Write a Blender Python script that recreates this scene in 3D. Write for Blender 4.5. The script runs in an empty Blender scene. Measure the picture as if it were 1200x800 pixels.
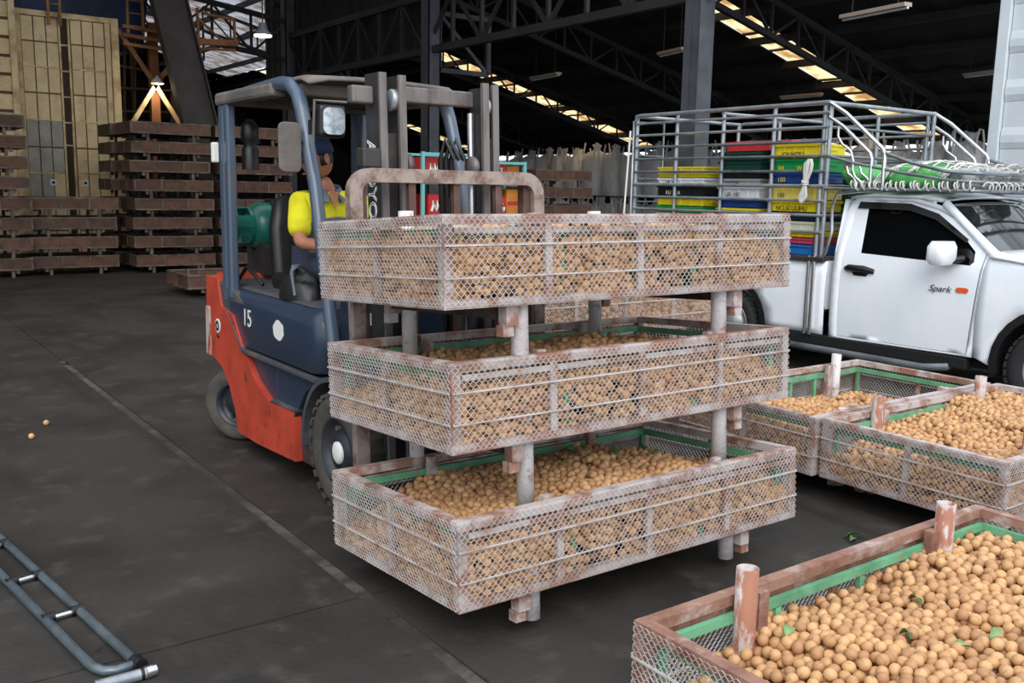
import bpy, bmesh, math, random
import numpy as np
from mathutils import Vector, Matrix, Euler
from mathutils.geometry import delaunay_2d_cdt, tessellate_polygon

random.seed(7)
RNG = np.random.default_rng(11)
PI = math.pi
SC = bpy.context.scene
COL = SC.collection

# ------------------------------------------------------------------ camera
CAM_R = ((0.81116819, 0.07850015, -0.5795204),
         (-0.58451007, 0.14071539, -0.79909146),
         (0.01881864, 0.98693308, 0.16002797))
CAM_H = 1.62
camd = bpy.data.cameras.new('camera')
camd.sensor_width = 36.0
camd.lens = 33.22
camd.clip_end = 300
cam = bpy.data.objects.new('camera', camd)
COL.objects.link(cam)
cam.matrix_world = Matrix.Translation((0, 0, CAM_H)) @ Matrix(CAM_R).to_4x4()
SC.camera = cam

# ------------------------------------------------------------------ sky, sun, exposure
world = bpy.data.worlds.new('overcast_sky')
SC.world = world
world.use_nodes = True
wn, wl = world.node_tree.nodes, world.node_tree.links
wn.clear()
w_out = wn.new('ShaderNodeOutputWorld')
w_bg = wn.new('ShaderNodeBackground')
w_bg.inputs['Color'].default_value = (0.86, 0.93, 1.0, 1)
w_bg.inputs['Strength'].default_value = 1.6
wl.new(w_bg.outputs[0], w_out.inputs[0])
sund = bpy.data.lights.new('hazy_sun', 'SUN')
sund.energy = 2.2
sund.angle = math.radians(45)
sund.color = (1.0, 0.95, 0.88)
sun = bpy.data.objects.new('hazy_sun', sund)
COL.objects.link(sun)
sun.rotation_euler = Vector((0.40, 0.62, -0.62)).to_track_quat('-Z', 'Y').to_euler()
SC.view_settings.view_transform = 'Standard'
SC.view_settings.look = 'None'
SC.view_settings.gamma = 1.0
SC.view_settings.use_curve_mapping = False
SC.view_settings.exposure = 0.0

# ------------------------------------------------------------------ materials
def srgb(r, g, b):
    f = lambda c: (c / 255 / 12.92) if c <= 10 else ((c / 255 + 0.055) / 1.055) ** 2.4
    return (f(r), f(g), f(b), 1)

MATS = {}
def mat(name, c, rough=0.6, metal=0.0, c2=None, sc=6.0, lo=0.42, hi=0.6, bump=0.0, bsc=60.0,
        c3=None, sc3=1.5, lo3=0.5, hi3=0.7, vary=0.0, coat=0.0, stretch=None):
    """Principled material: base colour, optional worn patches of a second and third colour, relief."""
    if name in MATS:
        return MATS[name]
    m = bpy.data.materials.new(name)
    m.use_nodes = True
    n, l = m.node_tree.nodes, m.node_tree.links
    p = n['Principled BSDF']
    p.inputs['Roughness'].default_value = rough
    p.inputs['Metallic'].default_value = metal
    if coat:
        p.inputs['Coat Weight'].default_value = coat
        p.inputs['Coat Roughness'].default_value = 0.08
    col = None
    tc = n.new('ShaderNodeTexCoord')
    oi = n.new('ShaderNodeObjectInfo')
    ad = n.new('ShaderNodeVectorMath'); ad.operation = 'MULTIPLY_ADD'
    ad.inputs[1].default_value = stretch or (1, 1, 1)
    mu = n.new('ShaderNodeMath'); mu.operation = 'MULTIPLY'; mu.inputs[1].default_value = 23.7
    l.new(oi.outputs['Random'], mu.inputs[0])
    l.new(tc.outputs['Object'], ad.inputs[0])
    l.new(mu.outputs[0], ad.inputs[2])
    vec = ad.outputs[0]
    def layer(prev, cc, s, a, b):
        t = n.new('ShaderNodeTexNoise'); t.inputs['Scale'].default_value = s
        t.inputs['Detail'].default_value = 6; t.inputs['Roughness'].default_value = 0.65
        l.new(vec, t.inputs['Vector'])
        r = n.new('ShaderNodeMapRange'); r.inputs['From Min'].default_value = a; r.inputs['From Max'].default_value = b
        l.new(t.outputs['Fac'], r.inputs['Value'])
        x = n.new('ShaderNodeMix'); x.data_type = 'RGBA'
        l.new(r.outputs[0], x.inputs['Factor'])
        if prev is None: x.inputs[6].default_value = c
        else: l.new(prev, x.inputs[6])
        x.inputs[7].default_value = cc
        return x.outputs[2]
    if c2: col = layer(None, c2, sc, lo, hi)
    if c3: col = layer(col, c3, sc3, lo3, hi3)
    if vary:
        h = n.new('ShaderNodeHueSaturation')
        if col is None: h.inputs['Color'].default_value = c
        else: l.new(col, h.inputs['Color'])
        mr = n.new('ShaderNodeMapRange')
        mr.inputs['To Min'].default_value = 1 - vary; mr.inputs['To Max'].default_value = 1 + vary
        l.new(oi.outputs['Random'], mr.inputs['Value'])
        l.new(mr.outputs[0], h.inputs['Value'])
        col = h.outputs[0]
    if col is None: p.inputs['Base Color'].default_value = c
    else: l.new(col, p.inputs['Base Color'])
    if bump:
        t = n.new('ShaderNodeTexNoise'); t.inputs['Scale'].default_value = bsc; t.inputs['Detail'].default_value = 4
        l.new(vec, t.inputs['Vector'])
        bn = n.new('ShaderNodeBump'); bn.inputs['Strength'].default_value = bump; bn.inputs['Distance'].default_value = 0.01
        l.new(t.outputs['Fac'], bn.inputs['Height']); l.new(bn.outputs[0], p.inputs['Normal'])
    MATS[name] = m
    return m

def emis(name, c, s):
    m = bpy.data.materials.new(name); m.use_nodes = True
    n = m.node_tree.nodes; p = n['Principled BSDF']
    p.inputs['Base Color'].default_value = c
    p.inputs['Emission Color'].default_value = c; p.inputs['Emission Strength'].default_value = s
    MATS[name] = m
    return m

RUST = srgb(128, 84, 68)
M_RIM = mat('worn_rim_paint', srgb(190, 180, 178), 0.65, 0.1, srgb(150, 108, 92), 7, .44, .58, .3, 70, srgb(96, 72, 62), 3, .58, .72)
M_RUSTRIM = mat('rusty_rim_paint', srgb(150, 112, 98), 0.7, 0.1, srgb(176, 158, 150), 9, .5, .62, .3, 70, srgb(110, 66, 50), 4, .5, .68)
M_POST = mat('post_paint', srgb(206, 202, 204), 0.6, 0.1, srgb(150, 116, 102), 14, .56, .68, .3, 60, None, vary=0.1)
M_RUSTPOST = mat('rusty_post_paint', srgb(158, 106, 84), 0.65, 0.1, srgb(196, 186, 186), 12, .46, .54, .35, 60, srgb(122, 72, 52), 6, .54, .68, stretch=(1, 1, .4))
M_WIRE = mat('zinc_mesh', srgb(196, 192, 192), 0.55, 0.1, srgb(164, 146, 136), 9, .46, .66)
M_GREEN = mat('mint_green_paint', srgb(106, 170, 132), 0.55, 0.0, srgb(84, 140, 108), 6, .4, .6, .2, 60, srgb(148, 116, 96), 11, .57, .66)
M_BASE = mat('crate_base_steel', srgb(90, 78, 70), 0.7, 0.2, srgb(60, 48, 42), 5)
M_BROWN = mat('brown_crate_sheet', srgb(92, 62, 46), 0.75, 0.0, srgb(66, 46, 36), 5, .4, .65, .2, 40, vary=0.25)
M_GREYBROWN = mat('grey_brown_frame', srgb(104, 90, 78), 0.7, 0.1, srgb(62, 50, 44), 6, .4, .62, vary=0.2)
M_FRUIT = None
M_BLACK = mat('black_plastic', srgb(22, 22, 24), 0.45)
M_DARKMETAL = mat('dark_steel', srgb(62, 60, 60), 0.5, 0.4, srgb(84, 76, 70), 6, .5, .7)
M_MASTLIGHT = mat('worn_mast_steel', srgb(122, 116, 114), 0.5, 0.35, srgb(88, 82, 80), 8, .45, .65, stretch=(1, 1, .25))
M_MAST = mat('mast_black_paint', srgb(44, 44, 46), 0.5, 0.2, srgb(66, 62, 60), 5, .5, .7)
M_LBR = mat('worn_backrest_steel', srgb(156, 142, 134), 0.55, 0.25, srgb(112, 88, 78), 10, .46, .62, .2, 60)
M_BROWNBAR = mat('brown_guard_bar', srgb(88, 62, 54), 0.6, 0.1, srgb(110, 88, 80), 8, .5, .66)
M_NAVY = mat('navy_forklift_paint', srgb(38, 52, 72), 0.36, 0.0, srgb(58, 60, 66), 3, .5, .75, coat=0.15)
M_NAVYDUST = mat('dusty_navy_paint', srgb(62, 66, 72), 0.65, 0.0, srgb(92, 84, 76), 4, .45, .7)
M_PILLAR = mat('blue_grey_pillar', srgb(74, 88, 108), 0.35, 0.1, srgb(86, 88, 92), 4, .5, .7, coat=0.2)
M_RED = mat('orange_red_paint', srgb(184, 68, 48), 0.5, 0.0, srgb(160, 58, 42), 4, .42, .62, .05, 60, srgb(70, 44, 38), 7, .60, .72)
M_GREYDUST = mat('dusty_grey_roof', srgb(112, 104, 98), 0.8, 0.0, srgb(84, 80, 78), 4)
M_TYRE = mat('dusty_tyre', srgb(62, 59, 56), 0.85, 0, srgb(84, 78, 71), 6, .45, .7, .2, 50)
M_TYREBLK = mat('black_tyre', srgb(38, 38, 40), 0.8, 0, None, bump=.2, bsc=60)
M_HUB = mat('navy_wheel_rim', srgb(36, 42, 54), 0.45, 0.2, srgb(56, 58, 62), 5)
M_WHITE = mat('white_paint', srgb(236, 241, 247), 0.3, 0.0, coat=0.6)
M_TRUCKWHITE = mat('white_truck_paint', srgb(240, 245, 252), 0.36, 0.0, srgb(232, 240, 249), 2, coat=0.2)
M_GLASSDARK = mat('tinted_window_glass', srgb(10, 12, 14), 0.05, 0.0)
M_CHROME = mat('galvanised_tube', srgb(172, 178, 184), 0.32, 0.5, srgb(136, 142, 150), 5, .4, .66)
M_DARKTUBE = mat('dull_steel_tube', srgb(134, 140, 146), 0.38, 0.5, srgb(98, 104, 112), 4, .42, .66)
M_SHINY = mat('polished_steel', srgb(210, 210, 212), 0.18, 0.9)
M_SILVERWHITE = mat('white_lettering', srgb(222, 222, 220), 0.5)
M_CONC = None
M_ROPE = mat('white_rope', srgb(206, 206, 202), 0.8)
M_TARP = mat('green_tarpaulin', srgb(84, 180, 92), 0.5, 0, srgb(60, 150, 72), 6, bump=.3, bsc=20)
M_BAG = mat('woven_bulk_bag', srgb(242, 242, 246), 0.75, 0, srgb(226, 226, 230), 3, .4, .65, .35, 8, vary=0.1)
M_BAGSTRAP = mat('bag_strap', srgb(228, 228, 228), 0.8)
M_ROOF = mat('dark_roof_sheet', srgb(44, 42, 42), 0.8, 0.1, srgb(32, 31, 31), 1.0)
M_STEEL = mat('grey_roof_steel', srgb(46, 45, 47), 0.6, 0.1, srgb(36, 35, 36), 2)
M_COLUMN = mat('grey_column_paint', srgb(76, 80, 88), 0.6, 0.1, srgb(58, 60, 66), 1.5)
M_BEIGE = mat('beige_panel_paint', srgb(226, 202, 158), 0.7, 0, srgb(206, 180, 138), 2, .42, .62, c3=srgb(150, 122, 88), sc3=1.3, lo3=.58, hi3=.72)
M_BEIGEFR = mat('beige_frame', srgb(220, 196, 150), 0.7, 0, srgb(176, 148, 106), 3)
M_OCHRE = mat('ochre_steel', srgb(150, 104, 52), 0.6, 0, srgb(112, 74, 40), 3)
M_ORANGE = mat('orange_steel', srgb(150, 92, 42), 0.6, 0, srgb(112, 68, 34), 3)
M_BLUETARP = mat('dark_blue_tarp', srgb(30, 54, 92), 0.6, 0, srgb(22, 34, 58), 2, bump=.4, bsc=3)
M_SKIN = mat('skin', srgb(166, 112, 84), 0.55, 0, srgb(150, 98, 74), 6)
M_YELLOW = mat('yellow_shirt_cloth', srgb(222, 214, 24), 0.8, 0, srgb(206, 196, 22), 8)
M_GREYCLOTH = mat('grey_shirt_cloth', srgb(104, 110, 122), 0.85, 0, srgb(88, 94, 106), 8)
M_JEANS = mat('dark_blue_jeans', srgb(44, 54, 72), 0.9, 0, srgb(34, 42, 58), 8)
M_CAP = mat('navy_cap_cloth', srgb(22, 40, 70), 0.85)
M_HAIR = mat('black_hair', srgb(18, 16, 15), 0.6)
M_LPG = mat('green_gas_bottle', srgb(18, 112, 96), 0.4, 0, srgb(14, 90, 78), 5, coat=.2)
M_LEAF = mat('leaf_green', srgb(64, 112, 50), 0.5, 0, srgb(44, 86, 36), 30, vary=0.35)
M_LEAFPALE = mat('pale_leaf', srgb(128, 160, 104), 0.6, 0, srgb(108, 142, 90), 30)
M_LAMP = mat('headlight_glass', srgb(206, 214, 222), 0.15, 0.3, srgb(160, 170, 182), 30)

# ------------------------------------------------------------------ mesh building
class B:
    """Collects simple shapes; build() links them as one mesh object."""
    def __init__(s): s.v = []; s.f = []; s.sm = []
    def add(s, vs, fs, smooth=False):
        o = len(s.v); s.v.extend([tuple(v) for v in vs])
        for f in fs: s.f.append(tuple(i + o for i in f)); s.sm.append(smooth)
        return s
    def box(s, c, d, rot=None):
        x, y, z = d[0] / 2, d[1] / 2, d[2] / 2
        vs = [Vector(p) for p in ((-x,-y,-z),(x,-y,-z),(x,y,-z),(-x,y,-z),(-x,-y,z),(x,-y,z),(x,y,z),(-x,y,z))]
        if rot is not None:
            R = Euler(rot).to_matrix(); vs = [R @ v for v in vs]
        c = Vector(c)
        return s.add([v + c for v in vs], [(0,3,2,1),(4,5,6,7),(0,1,5,4),(1,2,6,5),(2,3,7,6),(3,0,4,7)])
    def bb(s, a, b):
        return s.box([(a[i]+b[i])/2 for i in range(3)], [abs(b[i]-a[i]) for i in range(3)])
    def bar(s, p, q, w, h, up=(0,0,1)):
        p, q = Vector(p), Vector(q); d = (q-p).normalized(); u = Vector(up)
        if abs(d.dot(u)) > .98: u = Vector((1,0,0))
        a = d.cross(u).normalized(); u = a.cross(d)
        vs = [e + a*i*w/2 + u*j*h/2 for e in (p, q) for i, j in ((-1,-1),(1,-1),(1,1),(-1,1))]
        return s.add(vs, [(0,3,2,1),(4,5,6,7),(0,1,5,4),(1,2,6,5),(2,3,7,6),(3,0,4,7)])
    def tube(s, pts, r, n=8, caps=True, closed=False):
        pts = [Vector(p) for p in pts]; m = len(pts); rings = []
        rr = r if isinstance(r, (list, tuple)) else [r]*m
        prev = None
        for i, p in enumerate(pts):
            if closed: t = pts[(i+1) % m] - pts[i-1]
            else: t = pts[min(i+1, m-1)] - pts[max(i-1, 0)]
            t.normalize()
            if prev is None:
                u = Vector((0,0,1)) if abs(t.z) < .9 else Vector((1,0,0))
                a = t.cross(u).normalized()
            else:
                a = prev - t*prev.dot(t)
                a = a.normalized() if a.length > 1e-6 else t.orthogonal().normalized()
            prev = a; b = t.cross(a)
            rings.append([p + (a*math.cos(2*PI*k/n) + b*math.sin(2*PI*k/n))*rr[i] for k in range(n)])
        vs = [v for g in rings for v in g]; fs = []
        for i in range(m if closed else m-1):
            j = (i+1) % m
            for k in range(n):
                l = (k+1) % n; fs.append((i*n+k, i*n+l, j*n+l, j*n+k))
        s.add(vs, fs, True)
        if caps and not closed:
            s.add(rings[0], [tuple(range(n))[::-1]]); s.add(rings[-1], [tuple(range(n))])
        return s
    def lathe(s, o, prof, n=24, axis=(0,0,1), smooth=True, caps=True):
        """prof: (radius, distance along axis)."""
        o = Vector(o); t = Vector(axis).normalized(); a = t.orthogonal().normalized(); b = t.cross(a)
        vs = []; fs = []
        for r, h in prof:
            for k in range(n):
                vs.append(o + t*h + (a*math.cos(2*PI*k/n) + b*math.sin(2*PI*k/n))*r)
        for i in range(len(prof)-1):
            for k in range(n):
                l = (k+1) % n; fs.append((i*n+k, i*n+l, (i+1)*n+l, (i+1)*n+k))
        s.add(vs, fs, smooth)
        if caps and prof[0][0] > 1e-4: s.add(vs[:n], [tuple(range(n))[::-1]])
        if caps and prof[-1][0] > 1e-4: s.add(vs[-n:], [tuple(range(n))])
        return s
    def prism(s, poly, lo, hi, fn):
        """poly: 2-D outline; fn(u, v, w) -> xyz, extruded from w=lo to w=hi."""
        n = len(poly)
        vs = [fn(u, v, lo) for u, v in poly] + [fn(u, v, hi) for u, v in poly]
        T = tessellate_polygon([[Vector((u, v, 0)) for u, v in poly]])
        s.add(vs, [tuple(t)[::-1] for t in T] + [tuple(i+n for i in t) for t in T] + [(i, (i+1) % n, n+(i+1) % n, n+i) for i in range(n)])
        return s
    def sheet(s, outline, fn, holes=(), step=0.12, thick=0.0, smooth=True, tdir=None):
        """Triangulated curved sheet: 2-D outline with holes mapped through fn(u, v)."""
        pts = []; edges = []
        def dens(poly):
            o = []
            for i, p in enumerate(poly):
                q = poly[(i+1) % len(poly)]; L = math.dist(p, q); k = max(1, int(L/step))
                o += [(p[0]+(q[0]-p[0])*j/k, p[1]+(q[1]-p[1])*j/k) for j in range(k)]
            return o
        loops = [dens(outline)] + [dens(h) for h in holes]
        for lp in loops:
            o = len(pts); pts += lp; edges += [(o+i, o+(i+1) % len(lp)) for i in range(len(lp))]
        def inside(p, poly):
            c = False; j = len(poly)-1
            for i in range(len(poly)):
                a, b = poly[i], poly[j]
                if (a[1] > p[1]) != (b[1] > p[1]) and p[0] < (b[0]-a[0])*(p[1]-a[1])/(b[1]-a[1])+a[0]: c = not c
                j = i
            return c
        ok = lambda p: inside(p, outline) and not any(inside(p, h) for h in holes)
        us = [p[0] for p in outline]; vs_ = [p[1] for p in outline]
        allb = np.array(pts)
        u = min(us)+step/2
        while u < max(us):
            v = min(vs_)+step/2
            while v < max(vs_):
                if ok((u, v)) and np.min(np.hypot(allb[:,0]-u, allb[:,1]-v)) > step*.45: pts.append((u, v))
                v += step
            u += step
        V, _, F, *_ = delaunay_2d_cdt([Vector(p) for p in pts], edges, [], 0, 1e-5)
        F = [f for f in F if ok((sum(V[i][0] for i in f)/len(f), sum(V[i][1] for i in f)/len(f)))]
        if getattr(fn, 'flip', False): F = [tuple(f)[::-1] for f in F]
        P = [Vector(fn(v[0], v[1])) for v in V]
        s.add(P, F, smooth)
        return s
    def mesh(s, name, material):
        me = bpy.data.meshes.new(name); me.from_pydata(s.v, [], s.f)
        me.polygons.foreach_set('use_smooth', s.sm); me.update()
        for m in (material if isinstance(material, (list, tuple)) else [material]): me.materials.append(m)
        return me
    def build(s, name, material, parent=None, bevel=0, solid=0, fix=False, **tags):
        if parent is not None and parent.name in ORG:
            o = ORG[parent.name]; s.v = [(v[0]-o[0], v[1]-o[1], v[2]-o[2]) for v in s.v]
        me = s.mesh(name, material)
        if fix:
            bm = bmesh.new(); bm.from_mesh(me); bmesh.ops.remove_doubles(bm, verts=bm.verts, dist=1e-5)
            bmesh.ops.recalc_face_normals(bm, faces=bm.faces); bm.to_mesh(me); bm.free()
        ob = bpy.data.objects.new(name, me); COL.objects.link(ob)
        if parent is not None:
            ob.parent = parent
            if parent.name in ORG: ORG[ob.name] = ORG[parent.name]
        if solid:
            md = ob.modifiers.new('thickness', 'SOLIDIFY'); md.thickness = solid; md.offset = -1
        if bevel:
            md = ob.modifiers.new('bevel', 'BEVEL'); md.width = bevel; md.segments = 2; md.limit_method = 'ANGLE'
        tag(ob, **tags)
        return ob

ORG = {}          # world origin of each thing whose parts are given in world coordinates
def tag(ob, label=None, cat=None, group=None, kind=None):
    if label: ob['label'] = label
    if cat: ob['category'] = cat
    if group: ob['group'] = group
    if kind: ob['kind'] = kind
    return ob

def thing(name, label, cat, loc=(0,0,0), rot=(0,0,0), group=None, world_parts=True):
    o = bpy.data.objects.new(name, None); COL.objects.link(o)
    o.empty_display_size = .1
    o.location = loc; o.rotation_euler = rot
    if world_parts: ORG[o.name] = tuple(loc)
    return tag(o, label, cat, group)

def link_mesh(name, me, parent, loc=(0,0,0), rot=(0,0,0), scale=(1,1,1)):
    o = bpy.data.objects.new(name, me); COL.objects.link(o)
    o.parent = parent; o.location = loc; o.rotation_euler = rot; o.scale = scale
    return o

def copy_tree(o, parent=None):
    c = o.copy(); COL.objects.link(c)
    if parent is not None: c.parent = parent
    for ch in list(o.children): copy_tree(ch, c)
    return c

def letters(name, text, material, parent, origin, right, up, size, extrude=.001, outline=False, shear=0.0, xs=1.0, align='LEFT'):
    """Flat lettering as a mesh lying on a surface."""
    cu = bpy.data.curves.new('lettering', 'FONT'); cu.body = text; cu.size = size
    cu.extrude = extrude; cu.shear = shear; cu.align_x = align
    if outline: cu.fill_mode = 'NONE'; cu.bevel_depth = size*.022; cu.bevel_resolution = 0
    t = bpy.data.objects.new('lettering', cu); COL.objects.link(t)
    dg = bpy.context.evaluated_depsgraph_get()
    me = bpy.data.meshes.new_from_object(t.evaluated_get(dg))
    bpy.data.objects.remove(t)
    r, u = Vector(right).normalized(), Vector(up).normalized(); w = r.cross(u)
    M = Matrix((r*xs, u, w)).transposed().to_4x4()
    o = Vector(origin)
    off = Vector(ORG[parent.name]) if parent is not None and parent.name in ORG else Vector((0,0,0))
    me.transform(Matrix.Translation(o-off) @ M)
    me.materials.clear(); me.materials.append(material)
    ob = bpy.data.objects.new(name, me); COL.objects.link(ob); ob.parent = parent
    return ob

ORD = ['lowest', 'second', 'third', 'fourth', 'fifth', 'sixth', 'seventh', 'eighth', 'ninth', 'tenth', 'eleventh', 'twelfth',
       'thirteenth', 'fourteenth', 'fifteenth', 'sixteenth', 'seventeenth', 'eighteenth', 'nineteenth', 'twentieth']
ORDN = ['first'] + ORD[1:]
# ================================================================== SETTING
# ---- floor: cast concrete slabs with open joints
def concrete(name, base, dark, light):
    m = bpy.data.materials.new(name); m.use_nodes = True
    n, l = m.node_tree.nodes, m.node_tree.links; p = n['Principled BSDF']
    g = n.new('ShaderNodeNewGeometry')
    def noise(s, d=6, st=None):
        t = n.new('ShaderNodeTexNoise'); t.inputs['Scale'].default_value = s; t.inputs['Detail'].default_value = d
        if st:
            mp = n.new('ShaderNodeMapping'); mp.inputs['Scale'].default_value = st
            l.new(g.outputs['Position'], mp.inputs[0]); l.new(mp.outputs[0], t.inputs['Vector'])
        else: l.new(g.outputs['Position'], t.inputs['Vector'])
        return t.outputs['Fac']
    def mix(a, b, f, lo, hi):
        r = n.new('ShaderNodeMapRange'); r.inputs['From Min'].default_value = lo; r.inputs['From Max'].default_value = hi
        l.new(f, r.inputs['Value'])
        x = n.new('ShaderNodeMix'); x.data_type = 'RGBA'; l.new(r.outputs[0], x.inputs['Factor'])
        if isinstance(a, tuple): x.inputs[6].default_value = a
        else: l.new(a, x.inputs[6])
        x.inputs[7].default_value = b
        return x.outputs[2]
    c = mix(base, dark, noise(1.3), .42, .66)
    c = mix(c, light, noise(5, 10), .56, .76)
    c = mix(c, dark, noise(2.2, 8, (1, .25, 1)), .56, .70)
    c = mix(c, srgb(96, 92, 86), noise(38, 4), .72, .78)
    c = mix(c, srgb(24, 22, 21), noise(16, 5), .68, .76)
    l.new(c, p.inputs['Base Color'])
    p.inputs['Roughness'].default_value = .68
    p.inputs['Specular IOR Level'].default_value = .3
    b = n.new('ShaderNodeBump'); b.inputs['Strength'].default_value = .25; b.inputs['Distance'].default_value = .02
    l.new(noise(26, 8), b.inputs['Height']); l.new(b.outputs[0], p.inputs['Normal'])
    return m
M_CONC = concrete('worn_concrete', srgb(58, 54, 51), srgb(42, 39, 37), srgb(74, 70, 66))
M_JOINT = mat('joint_mortar', srgb(84, 80, 75), .9, 0, srgb(50, 47, 45), 9, .42, .6, .4, 40, srgb(48, 45, 43), 1.1, .46, .56)
floor = B().bb((-40, -12, -.2), (60, 70, -.03)).build('floor', M_CONC, kind='structure')
XS = [-40, -16.36, -10.36, -4.36, 1.64, 7.64, 13.64, 19.64, 60]
YS = [-12, -2.78, 3.22, 9.22, 15.22, 21.22, 27.22, 70]
for i in range(len(XS)-1):
    for j in range(len(YS)-1):
        gx0 = .03 if XS[i] == 1.64 and YS[j] < 9 else .004
        gx1 = .03 if XS[i+1] == 1.64 and YS[j] < 9 else .004
        B().bb((XS[i]+gx0, YS[j]+.006, -.03), (XS[i+1]-gx1, YS[j+1]-.006, 0)).build('slab', M_CONC, floor)
b = B()
for k in range(25):
    y0 = -6 + k*.6
    w = .026+.004*random.random()
    b.bb((1.64-w, y0, -.03), (1.64+w, y0+.595, -.004-.004*random.random()))
b.build('joint_filler', M_JOINT, floor)
b = B()
for j in range(1, len(YS)-1): b.bb((-16, YS[j]-.005, -.03), (19, YS[j]+.005, -.007))
b.build('joint_filler', M_JOINT, floor)

# ---- roof over the hall: east slope (z = 10.6 - .27 x), ridge at x = 5, west slope
RX0, RX1, RY0, RY1 = 5.0, 27.5, 9.3, 52.0
rz = lambda x: 10.6-.27*x
SKY_Y = (16.0, 28.0, 40.0)
def corrugated(b, x0, z0, x1, z1, y0, y1, pitch=.5, d=.05):
    n = max(2, int((y1-y0)/pitch)); vs = []; fs = []
    for i in range(n+1):
        y = y0+(y1-y0)*i/n; o = d if i % 2 else 0
        vs += [(x0, y, z0+o), (x1, y, z1+o)]
    for i in range(n): fs.append((2*i, 2*i+1, 2*i+3, 2*i+2))
    b.add(vs, fs)
edges = [RY0]
for y in SKY_Y: edges += [y-.5, y+.5]
edges.append(RY1)
b = B()
for k in range(0, len(edges), 2):                       # a bay of milky sheets lies between x = 5 and 15.5, y = 29 to 44
    y0, y1 = edges[k], edges[k+1]
    if y0 < 28: corrugated(b, RX0, rz(RX0), RX1, rz(RX1), y0, y1)
    else:
        corrugated(b, 15.5, rz(15.5), RX1, rz(RX1), y0, y1)
        if y1 > 44: corrugated(b, RX0, rz(RX0), 15.5, rz(15.5), 44.0, y1)
# solid roof where the translucent strips do not reach
for y in SKY_Y:
    if y < 30: corrugated(b, RX0, rz(RX0), 12.6, rz(12.6), y-.5, y+.5)
rw = lambda x: rz(RX0)-.27*(5-x)
we = [RY0, 15.5, 16.5, 24.0, 33.0, 39.5, 40.5, RY1]
for k in range(0, 8, 2): corrugated(b, RX0, rz(RX0), -18, rw(-18), we[k], we[k+1])
for y in (16.0, 40.0): corrugated(b, RX0, rz(RX0), -1, rw(-1), y-.5, y+.5); corrugated(b, -15, rw(-15), -18, rw(-18), y-.5, y+.5)
ceiling = b.build('ceiling', M_ROOF, solid=.03, kind='structure')
# translucent roof sheets, each its own panel
def translucent(name, c, t):
    m = bpy.data.materials.new(name); m.use_nodes = True
    n, l = m.node_tree.nodes, m.node_tree.links
    n.remove(n['Principled BSDF']); o = n['Material Output']
    tr = n.new('ShaderNodeBsdfTranslucent'); tp = n.new('ShaderNodeBsdfTransparent'); mx = n.new('ShaderNodeMixShader')
    tc = n.new('ShaderNodeTexCoord'); ns = n.new('ShaderNodeTexNoise'); ns.inputs['Scale'].default_value = 2.2
    l.new(tc.outputs['Object'], ns.inputs['Vector'])
    x = n.new('ShaderNodeMix'); x.data_type = 'RGBA'
    r = n.new('ShaderNodeMapRange'); r.inputs['From Min'].default_value = .4; r.inputs['From Max'].default_value = .65
    l.new(ns.outputs['Fac'], r.inputs['Value']); l.new(r.outputs[0], x.inputs['Factor'])
    x.inputs[6].default_value = c; x.inputs[7].default_value = (c[0]*.62, c[1]*.52, c[2]*.42, 1)
    l.new(x.outputs[2], tr.inputs['Color']); l.new(x.outputs[2], tp.inputs['Color'])
    mx.inputs[0].default_value = t
    l.new(tr.outputs[0], mx.inputs[1]); l.new(tp.outputs[0], mx.inputs[2]); l.new(mx.outputs[0], o.inputs[0])
    return m
M_SKYLIGHT = translucent('aged_translucent_sheet', (1.0, .86, .62, 1), .75)
M_PALEROOF = translucent('milky_roof_sheet', (.50, .50, .53, 1), .0)
for y in SKY_Y:
    x = 12.6 if y < 30 else 15.6
    while x < 27.2:
        x2 = min(x+1.05, 27.4)
        B().add([(x+.05, y-.49, rz(x)+.02), (x2-.05, y-.49, rz(x2)+.02), (x2-.05, y+.49, rz(x2)+.02), (x+.05, y+.49, rz(x)+.02)],
                [(0, 1, 2, 3)]).build('skylight_panel', M_SKYLIGHT, ceiling, solid=.006)
        B().bar((x, y-.5, rz(x)), (x, y+.5, rz(x)), .1, .06).build('skylight_batten', M_STEEL, ceiling)
        x = x2
for y in (16.0, 40.0):                                  # unseen west-slope strips, added to bring more light into the hall
    for k in range(13):
        x = -1.0-1.077*k
        B().add([(x-.03, y-.49, rw(x)), (x-1.05, y-.49, rw(x-1.05)), (x-1.05, y+.49, rw(x-1.05)), (x-.03, y+.49, rw(x))], [(0, 1, 2, 3)]).build('skylight_panel', M_SKYLIGHT, ceiling, solid=.006)
for k in range(15):
    y0 = 29.0+k
    B().add([(RX0, y0+.02, rz(RX0)), (15.45, y0+.02, rz(15.45)), (15.45, y0+.98, rz(15.45)), (RX0, y0+.98, rz(RX0))], [(0, 1, 2, 3)]).build('roof_light_sheet', M_PALEROOF, ceiling, solid=.006)
for k in range(9):
    y0 = 24.0+k
    z0, z1 = rz(RX0), rz(RX0)-.27*23
    B().add([(RX0, y0+.02, z0), (-18, y0+.02, z1), (-18, y0+.98, z1), (RX0, y0+.98, z0)], [(0, 1, 2, 3)]).build('roof_light_sheet', M_PALEROOF, ceiling, solid=.006)
x = 5.6
while x < 27:
    B().bar((x, RY0, rz(x)-.12), (x, RY1, rz(x)-.12), .07, .18).build('purlin', M_STEEL, ceiling)
    x += 1.5
for k in range(9):
    x = 4.0-k*2.2; z = rz(RX0)-.27*(5-x)-.12
    B().bar((x, RY0, z), (x, RY1, z), .07, .18).build('purlin', M_STEEL, ceiling)
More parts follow.
